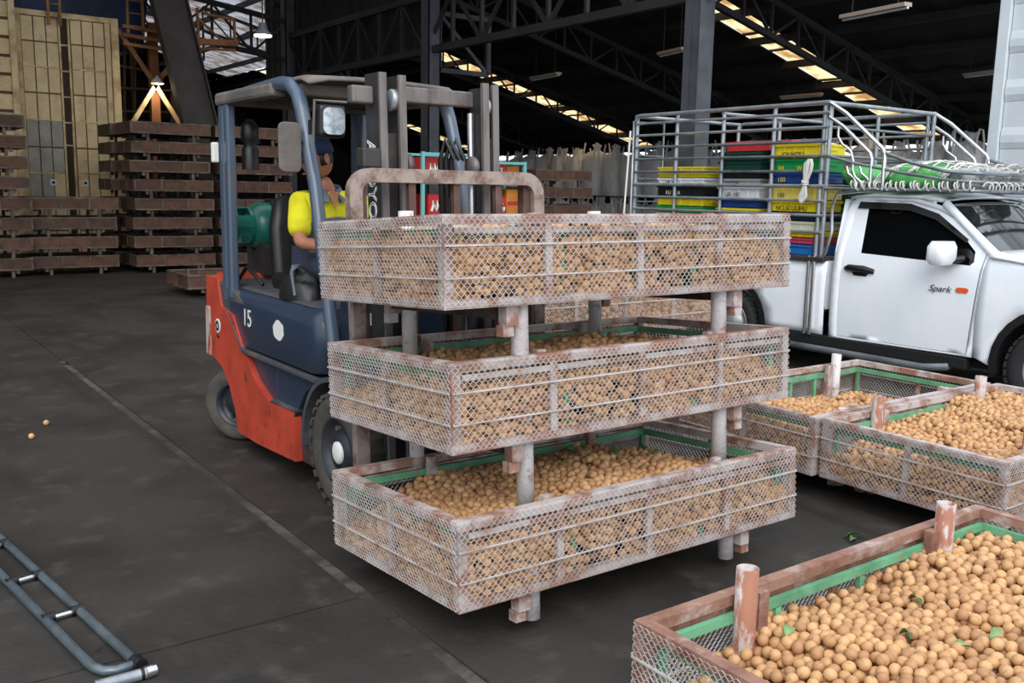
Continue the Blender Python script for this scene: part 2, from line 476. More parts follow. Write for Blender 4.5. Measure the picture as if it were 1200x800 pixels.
# walls far behind
b = B(); corrugated_w = []
def wallsheet(name, p0, p1, h, m, pitch=.35, z0=0):
    b = B(); p0 = Vector((*p0, 0)); p1 = Vector((*p1, 0)); L = (p1-p0).length; n = int(L/pitch); d = (p1-p0).normalized(); o = Vector((-d.y, d.x, 0))
    vs = []; fs = []
    for i in range(n+1):
        q = p0+d*L*i/n + (o*.05 if i % 2 else o*0)
        vs += [(q.x, q.y, z0), (q.x, q.y, h)]
    for i in range(n): fs.append((2*i, 2*i+2, 2*i+3, 2*i+1))
    b.add(vs, fs)
    return b.build(name, m, solid=.02, kind='structure')
wallsheet('wall_right', (27.3, 8.5), (27.3, 52), 2.95, M_ROOF)
wallsheet('wall_back', (-18, 51.5), (27.3, 51.5), 7.5, M_ROOF)
wallsheet('wall_left', (-17.5, 9), (-17.5, 51.5), 4.0, M_ROOF)
# upper wall sheeting between the columns in the far bay
wallsheet('wall_middle', (10.9, 17.8), (10.9, 27.6), 7.5, M_ROOF, .22, 4.5)

# ---- columns, girder and rafter trusses
CX = 10.5
for i, (y, w) in enumerate([(10.0, .30), (17.55, .30), (25.0, .30)]):
    t = thing('steel_column', ['grey steel column standing behind the pickup bed', 'dark steel column seen between the forklift mast rails',
              'dark steel column rising behind the forklift roof'][i], 'column', (CX, y, 0))
    B().bb((CX-w/2, y-w/2, 0), (CX-w/2+.03, y+w/2, rz(CX)-.3)).build('flange', M_COLUMN, t)
    B().bb((CX+w/2-.03, y-w/2, 0), (CX+w/2, y+w/2, rz(CX)-.3)).build('flange', M_COLUMN, t)
    B().bb((CX-w/2, y-.015, 0), (CX+w/2, y+.015, rz(CX)-.3)).build('web', M_COLUMN, t)
    B().bb((CX-w/2, y-w/2, 0), (CX+w/2, y-w/2+.02, rz(CX)-.3)).build('cover_plate', M_COLUMN, t)
    B().bb((CX-.32, y-.32, 0), (CX+.32, y+.32, .03)).build('base_plate', M_COLUMN, t)

def truss(label, P, Q, dep, n, w=.1, mt=None, double=False):
    """Parallel-chord truss from P to Q (bottom chord); dep = depth upwards."""
    mt = mt or M_STEEL
    P, Q = Vector(P), Vector(Q); up = Vector((0, 0, dep))
    t = thing('roof_truss', label, 'truss', tuple(P))
    B().bar(P, Q, w, w).build('bottom_chord', mt, t)
    B().bar(P+up, Q+up, w, w).build('top_chord', mt, t)
    me_done = []
    for i in range(n+1):
        a = P.lerp(Q, i/n)
        B().bar(a, a+up, w*.5, w*.5).build('upright_member', mt, t)
        if i < n:
            c = P.lerp(Q, (i+1)/n)
            (B().bar(a, c+up, w*.45, w*.45) if i % 2 else B().bar(a+up, c, w*.45, w*.45)).build('diagonal_member', mt, t)
    return t
truss('long dark girder truss running back along the column heads', (CX, 8.4, 4.42), (CX, 25, 4.42), 1.1, 16, .14)
for i, y in enumerate((14.0, 20.0, 26.0, 32.0)):
    truss(['dark sloping rafter truss above the pickup truck', 'dark sloping rafter truss between the two skylight strips',
           'dark sloping rafter truss along the long skylight strip', 'dark sloping rafter truss at the far end of the hall'][i],
          (CX, y, rz(CX)-1.25), (27.0, y, rz(27.0)-.75), .72, 18, .12 if i < 2 else .09)
truss('steel truss crossing under the pale roof sheets at upper left', (CX, 25, 4.9), (-6, 25, 7.0), 1.0, 16, .12)
truss('steel truss further back under the pale roof sheets', (CX, 32, 5.6), (-6, 32, 8.0), 1.0, 16, .12)
# window-like steel frames between column heads (wind bracing)
for i, (y, zb, lab) in enumerate([(25.6, 4.6, 'grey rectangular brace frame beside the far column head'), (17.75, 4.05, 'grey rectangular brace frame on the middle column head')]):
    t = thing('brace_frame', lab, 'brace', (CX+.3, y-.1, zb))
    x0, x1, z0, z1 = CX+.25, CX+2.0 - .5*i, zb, zb+1.15
    B().bar((x0, y-.1, z0), (x1, y-.1, z0), .1, .1).build('bottom_bar', M_COLUMN, t)
    B().bar((x0, y-.1, z1), (x1, y-.1, z1), .1, .1).build('top_bar', M_COLUMN, t)
    B().bar((x0, y-.1, z0), (x0, y-.1, z1), .1, .1).build('side_bar', M_COLUMN, t)
    B().bar((x1, y-.1, z0), (x1, y-.1, z1), .1, .1).build('side_bar', M_COLUMN, t)
    B().bar((x0, y-.1, z1), (x1, y-.1, z0), .07, .07).build('diagonal_bar', M_COLUMN, t)

# ---- hanging strip lights (switched off)
def strip_light(label, p, q):
    p, q = Vector(p), Vector(q); c = (p+q)/2
    t = thing('strip_light', label, 'light', tuple(c), group='switched-off strip lights')
    B().bar(p, q, .16, .06).build('housing', mat('lamp_housing', srgb(170, 150, 135), .5), t)
    B().tube([p+Vector((0, 0, -.05)), q+Vector((0, 0, -.05))], .02, 6).build('tube', M_SILVERWHITE, t)
    for e in (p.lerp(q, .15), p.lerp(q, .85)):
        B().tube([e, (e.x, e.y, rz(e.x)-.15)], .008, 4).build('suspension_rod', M_STEEL, t)
for lab, p, q in [('unlit strip light hanging highest at the upper right', (13.85, 10, 4.5), (13.65, 8.7, 4.5)),
                  ('unlit strip light hanging left of the white container top', (21.2, 11.95, 4.34), (21.0, 11.1, 4.34)),
                  ('unlit strip light above the pickup pipe canopy', (21.5, 17.3, 4.22), (21.5, 16.0, 4.22)),
                  ('unlit strip light beside the steel column behind the pickup', (14.7, 15.1, 4.5), (14.5, 14.2, 4.5)),
                  ('unlit strip light under the long skylight strip', (15.5, 20.7, 4.5), (15.3, 19.3, 4.5))]:
    strip_light(lab, p, q)

# ================================================================== FRUIT CRATES
CL, CW, CH, CZ = 1.8, .98, .32, .13      # outer length, width, wall height, underside above the feet
HX, HY = CL/2, CW/2
def expanded_mesh(L, H, w=.0245, h=.0135, t=.0014, d=.0022):
    """One sheet of expanded metal in the (u, z) plane: zigzag strands, each a thin three-sided bar."""
    b = B(); rows = int(round(H/h)); h = H/rows; n = int(round(L/(w/2))); du = L/n
    cl = lambda z: min(H, max(0, z))
    for j in range(rows+1):
        vs = []; fs = []
        for i in range(n+1):
            s = 1 if (i+j) % 2 else -1
            u = -L/2+i*du; z = j*h + s*h*.40
            vs += [(u, d, cl(z)), (u, -d*.6, cl(z-t)), (u, -d*.6, cl(z+t))]
            if i < n:
                o = 3*i
                fs += [(o, o+3, o+4, o+1), (o+1, o+4, o+5, o+2), (o+2, o+5, o+3, o)]
        b.add(vs, fs)
    return b
ME = {}
ME['mesh_long'] = expanded_mesh(CL-.01, CH-.012).mesh('mesh_panel', M_WIRE)
ME['mesh_short'] = expanded_mesh(CW-.01, CH-.012).mesh('mesh_panel', M_WIRE)
def hollow_post(r, z0, z1):
    b = B(); b.lathe((0, 0, 0), [(r*.82, z1-.06), (r*.82, z1), (r, z1), (r, z0), (r*.82, z0), (r*.82, z0+.03)], 16)
    return b
ME['post'] = hollow_post(.033, 0, .512).mesh('post', M_POST)
def boxmesh(n, c, d, m): return B().box(c, d).mesh(n, m)

def make_crate(name, label, cat, rim=None, post=None, liner=True, group=None):
    rim = rim or M_RIM; post = post or M_POST
    t = thing(name, label, cat, group=group, world_parts=False)
    k = rim.name
    def M(key, c, d, m):
        key = key+m.name
        if key not in ME: ME[key] = boxmesh(key.split('|')[0], c, d, m)
        return ME[key]
    zt, zb = CZ+CH, CZ
    for s in (-1, 1):
        link_mesh('top_rail', M('top_rail|L', (0, 0, 0), (CL-.006, .04, .034), rim), t, (0, s*(HY-.024), zt-.017))
        link_mesh('top_rail', M('top_rail|S', (0, 0, 0), (.04, CW-.09, .034), rim), t, (s*(HX-.024), 0, zt-.017))
        link_mesh('bottom_rail', M('bottom_rail|L', (0, 0, 0), (CL-.006, .04, .03), rim), t, (0, s*(HY-.024), zb+.015))
        link_mesh('bottom_rail', M('bottom_rail|S', (0, 0, 0), (.04, CW-.09, .03), rim), t, (s*(HX-.024), 0, zb+.015))
        link_mesh('second_rail', M('second_rail|L', (0, 0, 0), (CL-.1, .022, .022), rim), t, (0, s*(HY-.016), zt-.056))
        for sx in (-1, 1):
            link_mesh('corner_upright', M('corner_upright|', (0, 0, 0), (.038, .038, CH-.064), rim), t, (s*(HX-.024), sx*(HY-.024), zb+CH/2-.002))
        for u in (-.45, 0, .45):
            link_mesh('upright', M('upright|L', (0, 0, 0), (.03, .016, CH-.064), rim), t, (u, s*(HY-.012), zb+CH/2-.002))
        link_mesh('upright', M('upright|S', (0, 0, 0), (.016, .03, CH-.064), rim), t, (s*(HX-.012), 0, zb+CH/2-.002))
        link_mesh('mesh_panel', ME['mesh_long'], t, (0, s*(HY+.001), zb+.006), (0, 0, 0 if s < 0 else PI))
        link_mesh('mesh_panel', ME['mesh_short'], t, (s*(HX+.001), 0, zb+.006), (0, 0, PI/2 if s > 0 else -PI/2))
        for z in (.105, .215):
            link_mesh('stiffener_wire', M('stiffener_wire|L', (0, 0, 0), (CL-.01, .005, .006), M_WIRE), t, (0, s*(HY+.0045), zb+z))
            link_mesh('stiffener_wire', M('stiffener_wire|S', (0, 0, 0), (.005, CW-.01, .006), M_WIRE), t, (s*(HX+.0045), 0, zb+z))
        if liner:
            link_mesh('liner_rail', M('liner_rail|L', (0, 0, 0), (CL-.12, .018, .028), M_GREEN), t, (0, s*(HY-.058), zt-.062))
            link_mesh('liner_rail', M('liner_rail|S', (0, 0, 0), (.018, CW-.12, .028), M_GREEN), t, (s*(HX-.058), 0, zt-.062))
            for u in (-.835, -.35, .08, .34, .835):
                link_mesh('liner_upright', M('liner_upright|L', (0, 0, 0), (.026, .016, CH-.09), M_GREEN), t, (u, s*(HY-.058), zb+CH/2-.035))
        for sx in (-1, 1):
            link_mesh('post', ME['post'] if post is M_POST else ME.setdefault('post'+post.name, hollow_post(.033, 0, .545).mesh('post', post)), t, (sx*.53, s*(HY-.085), 0))
            link_mesh('post_bracket', M('post_bracket|', (0, 0, 0), (.042, .03, CH), rim), t, (sx*(.53-.072), s*(HY-.08), zb+CH/2+.006))
            link_mesh('fork_stop', M('fork_stop|', (0, 0, 0), (.052, .05, .07), rim), t, (sx*(.53+.066), s*(HY-.06), zb-.038))
            link_mesh('fork_stop', M('fork_stop|B', (0, 0, 0), (.045, .045, .04), rim), t, (sx*(.53+.078), s*(HY-.066), zb-.093))
    for sx in (-1, 1):
        link_mesh('bearer', M('bearer|', (0, 0, 0), (.05, CW-.22, .05), M_BASE), t, (sx*.6, 0, zb-.026))
    link_mesh('base_plate', M('base_plate|', (0, 0, 0), (CL-.03, CW-.03, .006), M_BASE), t, (0, 0, zb+.006))
    return t

# ---- fruit piles ------------------------------------------------------------
FD = .036
def fruit_material():
    m = bpy.data.materials.new('fruit_skin'); m.use_nodes = True
    n, l = m.node_tree.nodes, m.node_tree.links; p = n['Principled BSDF']
    tc = n.new('ShaderNodeTexCoord'); oi = n.new('ShaderNodeObjectInfo')
    t = n.new('ShaderNodeTexNoise'); t.inputs['Scale'].default_value = 70; t.inputs['Detail'].default_value = 5
    l.new(tc.outputs['Object'], t.inputs['Vector'])
    r = n.new('ShaderNodeValToRGB'); e = r.color_ramp.elements
    e[0].position = 0; e[0].color = srgb(168, 124, 90); e[1].position = 1; e[1].color = srgb(208, 166, 120)
    x = e.new(.45); x.color = srgb(190, 147, 104)
    l.new(oi.outputs['Random'], r.inputs[0])
    mx = n.new('ShaderNodeMix'); mx.data_type = 'RGBA'; mr = n.new('ShaderNodeMapRange')
    mr.inputs['From Min'].default_value = .55; mr.inputs['From Max'].default_value = .75; mr.inputs['To Max'].default_value = .6
    l.new(t.outputs['Fac'], mr.inputs['Value']); l.new(mr.outputs[0], mx.inputs['Factor'])
    l.new(r.outputs[0], mx.inputs[6]); mx.inputs[7].default_value = srgb(146, 98, 62)
    l.new(mx.outputs[2], p.inputs['Base Color'])
    p.inputs['Roughness'].default_value = .55
    p.inputs['Specular IOR Level'].default_value = .35
    return m
M_FRUIT = fruit_material()

def relaxed(Lu, Lv, d, it=16, dens=.82):
    N = int(dens*Lu*Lv/(d*d*.866)); P = RNG.random((N, 2))*[Lu, Lv]
    for k in range(it):
        D = P[:, None, :]-P[None, :, :]; q = np.sqrt((D**2).sum(2))+np.eye(N)*9
        f = np.clip(d-q, 0, None)/q*.42
        P += (D*f[:, :, None]).sum(1)
        P = np.clip(P, 0, [Lu, Lv])
    return P
IU, IV = CL-.075, CW-.075
LAY = [relaxed(IU, IV, FD) for _ in range(3)]
SIDE_L = [relaxed(IU, .34, FD) for _ in range(2)]
SIDE_S = [relaxed(IV, .34, FD) for _ in range(2)]
ss = lambda t: np.clip(t, 0, 1)**2*(3-2*np.clip(t, 0, 1))
wob = lambda x, y: .010*np.sin(7*x+1.3)*np.cos(6*y+.4)+.008*np.sin(15*x-9*y)
def h_stack(x, y):      # crates on the forks: heaped, low at the back left corner and the right end
    return .395+wob(x, y)+.03*np.exp(-((x-.05)/.5)**2-(y/.35)**2)-.09*ss((x-.45)/.42)-.11*ss((-.42-x)/.42)*ss((y+.5)/.9)-.03*ss((y-.1)/.35)
def h_top(x, y):
    return .402+wob(x, y)+.02*np.exp(-(x/.5)**2-(y/.35)**2)-.075*ss((x-.5)/.4)-.02*ss((-.42-x)/.42)
def h_near(x, y):       # nearest crate
    return .375+wob(x, y)+.03*ss((x+.2)/.8)-.12*ss((-.35-x)/.45)-.03*ss((y-.15)/.3)+.03*ss((-y)/.4)
def h_heap(x, y):       # crate on the floor at right
    return .37+wob(x, y)+.05*ss((x+.5)/.9)-.10*ss((-.45-x)/.4)*ss((y+.3)/.7)
def h_low(x, y):        # crate with fruit at one end only
    return .33+wob(x, y)-.09*ss((x+.35)/.8)+.02*ss((-.5-x)/.3)
def pile_points(hf, fx=1, fy=1, sides=True):
    out = []; r = FD/2; lo = CZ+.012+r
    for i, P in enumerate(LAY):
        x = (P[:, 0]-IU/2)*fx; y = (P[:, 1]-IV/2)*fy
        z = hf(x, y)-r-i*FD*.74+RNG.normal(0, .0062, len(x))
        k = z > lo-.004; out.append(np.stack([x, y, np.maximum(z, lo)], 1)[k])
    if sides:
        for S, n in ((SIDE_L, 0), (SIDE_S, 1)):
            for sgn in (-1, 1):
                for i, P in enumerate(S):
                    z = P[:, 1]+lo; dep = i*FD*.8+np.abs(RNG.normal(0, .004, len(z)))
                    if n == 0: x = (P[:, 0]-IU/2)*fx; y = sgn*(IV/2-dep)
                    else: y = (P[:, 0]-IV/2)*fy; x = sgn*(IU/2-dep)
                    k = z < hf(x, y)-r-FD*.5
                    out.append(np.stack([x+0*z, y+0*z, z], 1)[k])
    return np.concatenate(out)

def fruit_nodes():
    g = bpy.data.node_groups.new('fruit_heap', 'GeometryNodeTree')
    g.interface.new_socket('Geometry', in_out='INPUT', socket_type='NodeSocketGeometry')
    g.interface.new_socket('Geometry', in_out='OUTPUT', socket_type='NodeSocketGeometry')
    n, l = g.nodes, g.links
    i = n.new('NodeGroupInput'); o = n.new('NodeGroupOutput')
    ico = n.new('GeometryNodeMeshIcoSphere'); ico.inputs['Radius'].default_value = FD/2*1.04; ico.inputs['Subdivisions'].default_value = 3
    sm = n.new('GeometryNodeSetShadeSmooth'); st = n.new('GeometryNodeSetMaterial'); st.inputs['Material'].default_value = M_FRUIT
    ip = n.new('GeometryNodeInstanceOnPoints')
    rr = n.new('FunctionNodeRandomValue'); rr.data_type = 'FLOAT_VECTOR'
    rr.inputs[0].default_value = (0, 0, 0); rr.inputs[1].default_value = (6.28, 6.28, 6.28)
    rs = n.new('FunctionNodeRandomValue'); rs.data_type = 'FLOAT_VECTOR'
    rs.inputs[0].default_value = (.88, .88, .84); rs.inputs[1].default_value = (1.08, 1.08, 1.04)
    rs.inputs['Seed'].default_value = 4
    l.new(ico.outputs['Mesh'], sm.inputs['Geometry']); l.new(sm.outputs[0], st.inputs['Geometry'])
    l.new(i.outputs[0], ip.inputs['Points']); l.new(st.outputs[0], ip.inputs['Instance'])
    e2r = n.new('FunctionNodeEulerToRotation')
    l.new(rr.outputs[0], e2r.inputs[0]); l.new(e2r.outputs[0], ip.inputs['Rotation']); l.new(rs.outputs[0], ip.inputs['Scale'])
    l.new(ip.outputs[0], o.inputs[0])
    return g
NG = fruit_nodes()
def fruit_pile(label, pts, mw):
    me = bpy.data.meshes.new('fruit_pile'); me.from_pydata([tuple(p) for p in pts], [], []); me.materials.append(M_FRUIT)
    o = bpy.data.objects.new('fruit_pile', me); COL.objects.link(o); o.matrix_world = mw
    md = o.modifiers.new('fruit', 'NODES'); md.node_group = NG
    return tag(o, label, 'fruit', kind='stuff')

# ---- the seven crates in front and the two behind
STILT = .066
def place(o, x0, y0, z0, tilt=0.0, yaw=0.0):
    """(x0, y0, z0): left front lower outside corner of the box, as measured."""
    R = Euler((-tilt, 0, yaw)).to_matrix()
    loc = Vector((x0, y0, z0)) - R @ Vector((-HX, -HY, CZ))
    o.location = loc; o.rotation_euler = (-tilt, 0, yaw)
    return Matrix.Translation(loc) @ R.to_4x4()
crate_low = make_crate('mesh_crate', 'long wire mesh crate, lowest of the three on the forklift, fruit heap visible from above', 'crate', group='mesh crates of fruit')
mw_low = place(crate_low, 1.645, 2.545, .182, STILT)
crate_mid = copy_tree(crate_low); crate_mid['label'] = 'long wire mesh crate, middle of the three stacked on the forklift'
mw_mid = place(crate_mid, 1.683, 2.655, .708, STILT)
crate_top = copy_tree(crate_low); crate_top['label'] = 'long wire mesh crate, topmost of the three carried by the forklift'
mw_top = place(crate_top, 1.651, 2.663, 1.213, STILT)
crate_near = make_crate('mesh_crate', 'rusty rimmed mesh crate nearest the camera with green liner bars', 'crate', M_RUSTRIM, M_RUSTPOST, group='mesh crates of fruit')
mw_near = place(crate_near, 1.725, .805, CZ)
crate_right = make_crate('mesh_crate', 'mesh crate of fruit on the floor at right, one orange-brown post beside its left end', 'crate', M_RIM, M_RUSTPOST, group='mesh crates of fruit')
mw_right = place(crate_right, 4.20, 2.00, CZ)
crate_back = copy_tree(crate_low); crate_back['label'] = 'half-empty mesh crate with green liner in front of the pickup step'
mw_back = place(crate_back, 4.17, 3.0, CZ)
crate_h1 = copy_tree(crate_low); crate_h1['label'] = 'mesh crate standing on the floor behind the forklift load, under another crate'
mw_h1 = place(crate_h1, 3.52, 4.75, CZ)
crate_h2 = copy_tree(crate_low); crate_h2['label'] = 'mesh crate of fruit seen through the gap below the topmost forklift crate'
mw_h2 = place(crate_h2, 3.52, 4.75, CZ+.515)

def reset_posts(crate, z0, z1f, z1b):
    for c in crate.children:
        if c.name.startswith('post') and not c.name.startswith('post_'):
            z1 = z1f if c.location.y < 0 else z1b
            key = f'post{z0}{z1}'
            if key not in ME: ME[key] = hollow_post(.033, z0, z1).mesh('post', M_POST)
            c.data = ME[key]
reset_posts(crate_low, 0, .36, .30)
reset_posts(crate_mid, -.15, .38, .34)
reset_posts(crate_top, -.15, .452, .492)
reset_posts(crate_back, 0, .44, .53)
fruit_pile('heap of tan round fruit in the lowest crate on the forklift', pile_points(h_stack), mw_low)
fruit_pile('heap of tan round fruit in the middle crate on the forklift', pile_points(h_stack, 1, -1), mw_mid)
fruit_pile('heap of tan round fruit in the topmost crate on the forklift', pile_points(h_top, -1, 1), mw_top)
fruit_pile('heap of tan round fruit in the crate on the floor at right', pile_points(h_heap, -1, 1), mw_right)
fruit_pile('low heap of fruit in the half-empty crate before the pickup', pile_points(h_low, 1, -1), mw_back)
fruit_pile('fruit in the floor crate behind the forklift load', pile_points(h_top, -1, -1), mw_h1)
fruit_pile('fruit in the crate seen through the gap in the stack', pile_points(h_top, 1, 1), mw_h2)
near = pile_points(h_near)
# the 300 that show largest are single fruit
Rm = np.array(CAM_R); W = near+np.array(mw_near.translation)
c = (W-np.array([0, 0, CAM_H])) @ Rm
u = 600+1107.36*c[:, 0]/-c[:, 2]; v = 400-1107.36*c[:, 1]/-c[:, 2]
n_top = 0
r0 = FD/2
hh = h_near(near[:, 0], near[:, 1])
cand = np.where((u > 760) & (u < 1200) & (v < 806) & (v > 600) & (near[:, 2] > hh-r0-.012))[0]
cand = cand[np.argsort(-c[cand, 2])][:300]
mask = np.ones(len(near), bool); mask[cand] = False
fruit_pile('rest of the fruit heap in the nearest crate', near[mask], mw_near)
bmf = bmesh.new(); bmesh.ops.create_icosphere(bmf, subdivisions=3, radius=FD/2*1.04)
mef = bpy.data.meshes.new('longan_fruit'); bmf.to_mesh(mef); bmf.free()
mef.polygons.foreach_set('use_smooth', [True]*len(mef.polygons)); mef.materials.append(M_FRUIT)
for i in cand:
    o = bpy.data.objects.new('longan_fruit', mef); COL.objects.link(o)
    o.location = W[i]; o.rotation_euler = RNG.random(3)*6.28
    o.scale = (.9+.17*random.random(), .9+.17*random.random(), .87+.15*random.random())
    tag(o, 'single round tan fruit on top of the heap in the nearest crate', 'fruit', 'single fruit in the nearest crate')
for x, y, lab in [(.95, 6.46, 'stray fruit lying on the bare floor, nearer of two'), (1.09, 6.78, 'stray fruit lying on the bare floor, farther of two')]:
    o = bpy.data.objects.new('longan_fruit', mef); COL.objects.link(o); o.location = (x, y, FD/2)
    tag(o, lab, 'fruit', 'stray fruit on the floor')

# ---- leaves lying on the fruit
def leaf(label, loc, rot, L=.09, w=.034, m=None):
    b = B(); n = 7; vs = []; fs = []
    for i in range(n+1):
        t = i/n; hw = w/2*math.sin(PI*min(1, t*1.0))**.8 if 0 < t < 1 else .001
        z = -.018*(2*t-1)**2
        vs += [(L*(t-.5), -hw, z+.004), (L*(t-.5), 0, z), (L*(t-.5), hw, z+.004)]
    for i in range(n):
        o = 3*i; fs += [(o, o+3, o+4, o+1), (o+1, o+4, o+5, o+2)]
    b.add(vs, fs, True)
    me = b.mesh('leaf', m or M_LEAF)
    o = bpy.data.objects.new('leaf', me); COL.objects.link(o); o.location = loc; o.rotation_euler = rot
    md = o.modifiers.new('thickness', 'SOLIDIFY'); md.thickness = .0008
    tag(o, label, 'leaf', 'loose leaves among the fruit')
def on_pile(mw, hf, x, y, dz=.008): return mw @ Vector((x, y, float(hf(np.array([x]), np.array([y]))[0])+dz))
leaf('pale leaf on the fruit near the green liner of the nearest crate', on_pile(mw_near, h_near, -.42, .33), (.2, .1, .5), .085, .036, M_LEAFPALE)
leaf('pale green leaf, left of two close together low in the nearest crate', on_pile(mw_near, h_near, -.12, -.03), (.1, .2, -.3), .06, .032, M_LEAFPALE)
leaf('pale green leaf, right of two close together low in the nearest crate', on_pile(mw_near, h_near, -.01, -.07), (.2, .0, .0), .07, .03, M_LEAFPALE)
leaf('dark green leaf at the lower edge of the nearest crate', on_pile(mw_near, h_near, .06, -.19), (.1, .1, .4), .08, .036)
leaf('small dark leaf tucked between fruit in the middle of the nearest crate', on_pile(mw_near, h_near, .06, .22), (.5, .1, 1.2), .06, .03)
leaf('small bright leaf near the left of the nearest heap', on_pile(mw_near, h_near, -.2, .09), (.6, .1, 1.2), .05, .026)
leaf('dark green leaf at the right of the lowest forklift crate heap', on_pile(mw_low, h_stack, .36, .12), (.5, -.5, 1.0), .09, .04)
leaf('pale leaf lying flat at the right end of the lowest forklift crate', on_pile(mw_low, h_stack, .5, -.03), (.1, .1, .2), .1, .045, M_LEAFPALE)
leaf('dark leaf at the far right of the lowest forklift crate heap', on_pile(mw_low, h_stack, .55, .12), (.3, -.2, .8), .08, .04)
leaf('green leaf at the back of the lowest forklift crate by a green liner bar', on_pile(mw_low, h_stack, .28, .33), (1.0, .3, .5), .1, .04)
leaf('small dark leaf in the middle of the lowest forklift crate heap', on_pile(mw_low, h_stack, .02, .1), (.3, .3, .6), .06, .03)
for i, (dx, r) in enumerate([(-.03, .4), (.03, 1.9), (.0, 2.8)]):
    leaf(['fallen green leaf on the floor between crates, left in its sprig', 'fallen green leaf on the floor between crates, right in its sprig', 'fallen green leaf on the floor between crates, middle of its sprig'][i],
         (3.86+dx, 2.5+.02*i, .022), (.3, .2, r), .09, .03)
# ================================================================== FORKLIFT
FX0, FX1, FXC = 1.97, 2.91, 2.44
FK = thing('forklift', 'dusty orange-red and navy counterbalance forklift carrying three crates', 'forklift', (FXC, 4.9, 0))
yz = lambda u, v, w: (w, u, v)            # outline given in (y, z), extruded along x
# counterweight and side frames
b = B()
red = [(6.06, 1.03), (5.86, 1.03), (5.80, .86), (5.60, .83), (5.43, .64), (5.25, .49), (5.04, .40), (4.68, .41), (4.67, .14), (5.23, .11), (5.55, .11),
       (5.60, .25), (5.68, .37), (5.80, .47), (5.95, .52), (6.08, .51)]
b.prism(red, FX0-.012, FX0+.07, yz).prism(red, FX1-.07, FX1+.012, yz)
cw = [(6.04, 1.05), (5.88, 1.05), (5.82, .88), (5.74, .56), (6.02, .53), (6.06, .72)]
b.prism(cw, FX0+.05, FX1-.05, yz)
counter = b.build('counterweight', M_RED, FK, fix=True)
M_WORN = mat('worn_white_stripe', srgb(176, 166, 158), .6, 0, srgb(150, 70, 54), 14, .5, .6, stretch=(1, 1, .4))
B().prism([(6.085, .84), (6.0, .84), (6.0, .515), (6.095, .515)], FX0-.016, FX0+.06, yz).build('worn_edge_stripe', M_WORN, counter, bevel=.01)
# oval emblem on the red side
b = B(); b.lathe((FX0-.016, 5.86, .73), [(.0, 0), (.045, 0), (.045, .006), (0, .006)], 20, (1, 0, 0), False)
e = b.build('emblem', M_SILVERWHITE, counter)
b = B()
for a in range(7):
    an = a*.9; b.box((FX0-.018, 5.86+.022*math.cos(an), .73+.024*math.sin(an)), (.004, .014, .022), (an, 0, 0))
for k in range(3): b.box((FX0-.014, 5.875-.016*k, .665-.004*k), (.004, .01, .014))
b.build('emblem_marks', M_BLACK, counter)
# hood: upper overhanging block and lower side panels
def rounded(x0, x1, y0, y1, r, n=5):
    o = []
    for cx, cy, a0 in ((x1-r, y1-r, 0), (x0+r, y1-r, 90), (x0+r, y0+r, 180), (x1-r, y0+r, 270)):
        for k in range(n+1): a = math.radians(a0+90*k/n); o.append((cx+r*math.cos(a), cy+r*math.sin(a)))
    return o
def block(b, rings):
    """loft of rounded rectangles (x0, x1, y0, y1, r, z)."""
    L = [rounded(*q[:5]) for q in rings]; n = len(L[0])
    vs = [(p[0], p[1], q[5]) for l_, q in zip(L, rings) for p in l_]
    fs = [(i*n+k, i*n+(k+1) % n, (i+1)*n+(k+1) % n, (i+1)*n+k) for i in range(len(rings)-1) for k in range(n)]
    b.add(vs, fs, True); m = len(rings)
    b.add(vs[:n], [tuple(range(n))[::-1]]); b.add(vs[-n:], [tuple(range(n))])
    return b
hood = block(B(), [(FX0+.01, FX1-.01, 4.40, 5.76, .10, .655), (FX0, FX1, 4.38, 5.77, .10, .67), (FX0, FX1, 4.38, 5.77, .10, .90),
                   (FX0+.015, FX1-.015, 4.40, 5.76, .10, .95), (FX0+.07, FX1-.07, 4.46, 5.70, .10, .985)]).build('hood', M_NAVY, FK)
block(B(), [(FX0+.06, FX1-.06, 4.47, 5.72, .10, .985), (FX0+.08, FX1-.08, 4.48, 5.70, .10, .995), (FX0+.1, FX1-.1, 4.5, 5.68, .1, .996)]).build('dusty_hood_top', M_NAVYDUST, FK)
b = B(); b.prism([(5.72, .86), (5.43, .645), (4.40, .645), (4.40, .62), (5.44, .62)], FX0-.018, FX0+.02, yz)
b.build('ledge_trim', M_NAVYDUST, FK, bevel=.006)
lowpoly = [(5.44, .62), (5.27, .47), (5.05, .385), (4.70, .40), (4.62, .52), (4.45, .62)]
B().prism([(5.52, .64), (5.30, .47), (5.05, .385), (5.0, .385), (5.0, .64)], FX0+.025, FX1-.025, yz).build('lower_side_panel', M_NAVY, FK, bevel=.008)
B().prism([(4.992, .64), (4.992, .385), (4.72, .40), (4.62, .52), (4.42, .64)], FX0+.025, FX1-.025, yz).build('lower_side_panel', M_NAVY, FK, bevel=.008)
t = B().prism([(5.05, .40), (5.0, .375), (4.68, .385), (4.66, .415)], FX0-.01, FX0+.1, yz).build('step_plate', M_DARKMETAL, FK)
b = B()
for k in range(9): b.box((FX0+.04, 4.72+.035*k, .413), (.10, .012, .012))
b.build('step_tread', M_MASTLIGHT, FK)
B().bb((FX0+.03, 4.45, .14), (FX1-.03, 5.7, .42)).build('chassis', M_DARKMETAL, FK)
B().bb((FX0+.12, 3.98, .12), (FX1-.12, 4.5, .40)).build('front_axle_housing', M_DARKMETAL, FK)
letters('number_15', '15', M_SILVERWHITE, FK, (FX0-.004, 5.44, .79), (0, -1, 0), (0, 0, 1), .145)
b = B(); st = [(4.90+.072*math.cos(a*PI/20)*(1+.05*math.sin(a*.9)), .825+.055*math.sin(a*PI/20)*(1+.05*math.cos(a*.7))) for a in range(40)]
b.prism(st, FX0-.003, FX0+.004, yz)
